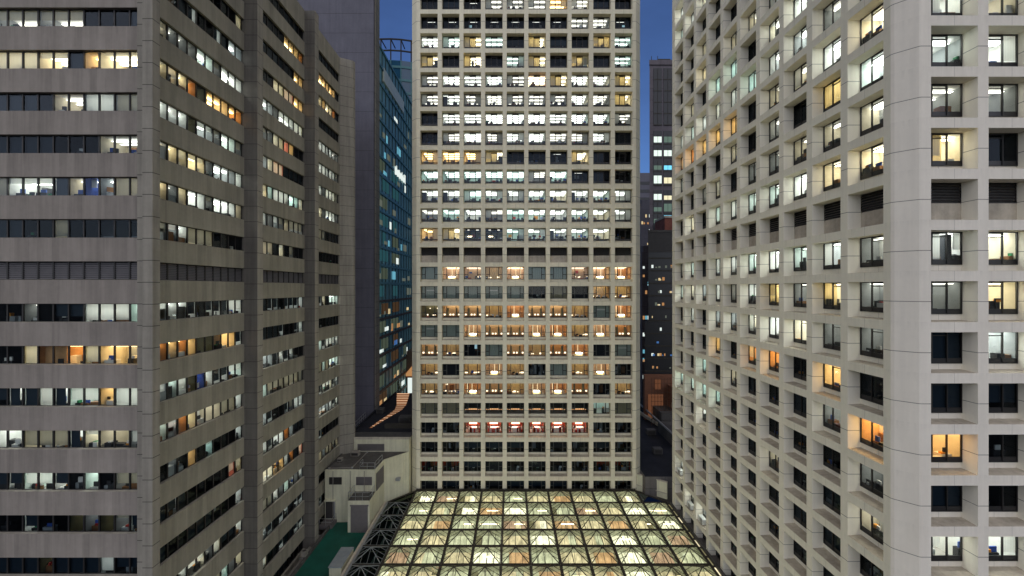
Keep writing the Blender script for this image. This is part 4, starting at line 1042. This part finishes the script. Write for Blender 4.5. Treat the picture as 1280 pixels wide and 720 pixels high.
for i in range(60):
    z = rnd.choice(range(-26, 7, 3)) + .8; x = rnd.uniform(33, 41); w_ = MB(); yy = 99.42 if z < -8.5 else 99.92
    mt = rnd.choice(('win_yellow', 'win_dim', 'win_blue', 'win_dim', 'win_amber', 'win_white')); ww = rnd.uniform(.15, .55)
    w_.box(x, x + ww, yy, yy + .3, z, z + rnd.uniform(.25, .8), mt); w_.build('lit_window', DG, -DG.location)
SB = thing('scaffolded_building', 'scaffolded building site glowing orange below the black glass block', 'building site', (38, 97, GROUND))
plain('ochre_wall', (.22, .10, .06), .9); emit('work_glow', (1, .40, .2), .13)
b = MB(); b.box(31.2, 46, 98, 99.2, GROUND, -20.5, 'ochre_wall'); b.box(36.5, 46, 94, 98, GROUND, -22.6, 'ochre_wall'); b.build('wall', SB, -SB.location)
b = MB()
for x in [31.4 + .7 * i for i in range(16)]: b.bar((x, 93.7, -31), (x, 93.7, -20.2), .07, 'scaffold')
for z in [-30.5 + 1.0 * i for i in range(11)]: b.bar((31.2, 93.7, z), (43, 93.7, z), .06, 'scaffold')
b.build('scaffold', SB, -SB.location)
for (x0, x1, z0, z1) in ((32, 35.5, -30.6, -25), (36.6, 42, -27.5, -23.4), (33.5, 35.0, -23.8, -21.5)):
    b = MB(); b.box(x0, x1, 93.9 if x0 > 36 else 97.9, 93.98 if x0 > 36 else 97.98, z0, z1, 'work_glow'); b.build('lit_opening', SB, -SB.location)
b = MB(); b.box(34.2, 35.2, 92.5, 92.7, -30.9, -28.9, 'lamp_small'); b.build('work_lamp', SB, -SB.location)
FT = [('blue grey high-rise with tiny lit windows in the gap beside the pale gridded tower', 52.5, 57.0, 170, 34, 'tower_grey', ('win_yellow', 'win_amber', 'win_white')),
      ('low pink high-rise with lit stair windows in the gap beside the pale gridded tower', 43.0, 47.6, 138, 12, 'pink_granite', ('win_amber', 'win_white', 'win_cyan'))]
for lab, xa, xb, y, zt2, mt, wm in FT:
    t_ = thing('high_rise', lab, 'high-rise', ((xa + xb) / 2, y, GROUND))
    b = MB(); b.box(xa, xb, y, y + 12, GROUND, zt2, mt); b.box(xa + .5, xb - .5, y + .5, y + 11, zt2, zt2 + 2, mt); b.build('wall', t_, -t_.location)
    for i in range(40):
        z = -30 + rnd.randrange(int((zt2 + 28) / 2.8)) * 2.8; x = xa + .3 + rnd.randrange(5) * (xb - xa - .6) / 5
        b = MB(); b.box(x, x + .6, y - .1, y + .02, z, z + rnd.choice((.8, 1.2)), rnd.choice(wm)); b.build('lit_window', t_, -t_.location)
DH = thing('high_rise', 'dark distant high-rise showing above the far blue grey tower in the right gap', 'high-rise', (66, 210, GROUND))
b = MB(); b.box(63, 80, 210, 225, GROUND, 58, 'tower_grey'); b.build('wall', DH, -DH.location)
b = MB()
for i in range(14): b.box(62.95, 80, 209.9, 210, 0 + i * 4, 1.6 + i * 4, 'back_panel')
b.build('window_band', DH, -DH.location)

# ------------------------------------------------------------------ ground
b = MB(); b.quad((-3000, -3000, GROUND), (3000, -3000, GROUND), (3000, 3000, GROUND), (-3000, 3000, GROUND), 'asphalt'); structure(b.build('ground'))
b = MB(); b.box(-26.2, -20.8, 122, 400, GROUND + .004, GROUND + .008, 'deck_grey'); structure(b.build('street'))

# ------------------------------------------------------------------ lift everything so that the street is at zero
for o in list(COL.objects):
    if o.parent is None: o.location.z += Z0

# ------------------------------------------------------------------ light, sky, camera
w = bpy.data.worlds.new('World'); sc.world = w; w.use_nodes = True
nt = w.node_tree; nt.nodes.clear()
out = N(nt, 'ShaderNodeOutputWorld'); bg = N(nt, 'ShaderNodeBackground'); sky = N(nt, 'ShaderNodeTexSky', sky_type='NISHITA')
SUN_EL, SUN_ROT = 0.0, 180.0
sky.sun_disc = False; sky.sun_elevation = R(7); sky.sun_rotation = R(SUN_ROT); sky.ozone_density = 8.0; sky.dust_density = .4; sky.altitude = 50
tc = N(nt, 'ShaderNodeTexCoord')
cl = noise(nt, mapped(nt, tc.outputs['Generated'], (3, 3, 7)), 1.6, 5, .6)
vs = N(nt, 'ShaderNodeVectorMath', operation='SCALE'); L(nt, sky.outputs[0], vs.inputs[0]); L(nt, remap(nt, cl, .35, .7, .9, 1.06), vs.inputs['Scale'])
hs = N(nt, 'ShaderNodeHueSaturation'); hs.inputs['Saturation'].default_value = .84; hs.inputs['Value'].default_value = .95; L(nt, vs.outputs[0], hs.inputs['Color'])
L(nt, hs.outputs[0], bg.inputs[0]); bg.inputs[1].default_value = .15
L(nt, bg.outputs[0], out.inputs[0])
sun = bpy.data.lights.new('city_glow', 'SUN'); sun.energy = 2.45; sun.angle = R(150); sun.color = (1, .92, .82)
so = bpy.data.objects.new('city_glow', sun); COL.objects.link(so)
so.rotation_euler = Vector((.0, 1, -.30)).to_track_quat('-Z', 'Y').to_euler(); so.location = (0, -20, 90)
cam = bpy.data.cameras.new('camera'); co = bpy.data.objects.new('camera', cam); COL.objects.link(co)
co.location = (0, 0, Z0); co.rotation_euler = (R(90), 0, 0)
cam.sensor_width = 36; cam.lens = 36 * F / 1280; cam.clip_start = .1; cam.clip_end = 6000
sc.camera = co
sc.view_settings.view_transform = 'Standard'; sc.view_settings.look = 'None'; sc.view_settings.exposure = 0; sc.view_settings.gamma = 1
sc.render.engine = 'CYCLES'
cy = sc.cycles
cy.use_denoising = True; cy.max_bounces = 6; cy.diffuse_bounces = 4; cy.glossy_bounces = 3; cy.transmission_bounces = 3; cy.transparent_max_bounces = 10
cy.sample_clamp_indirect = 4; cy.caustics_reflective = False; cy.caustics_refractive = False
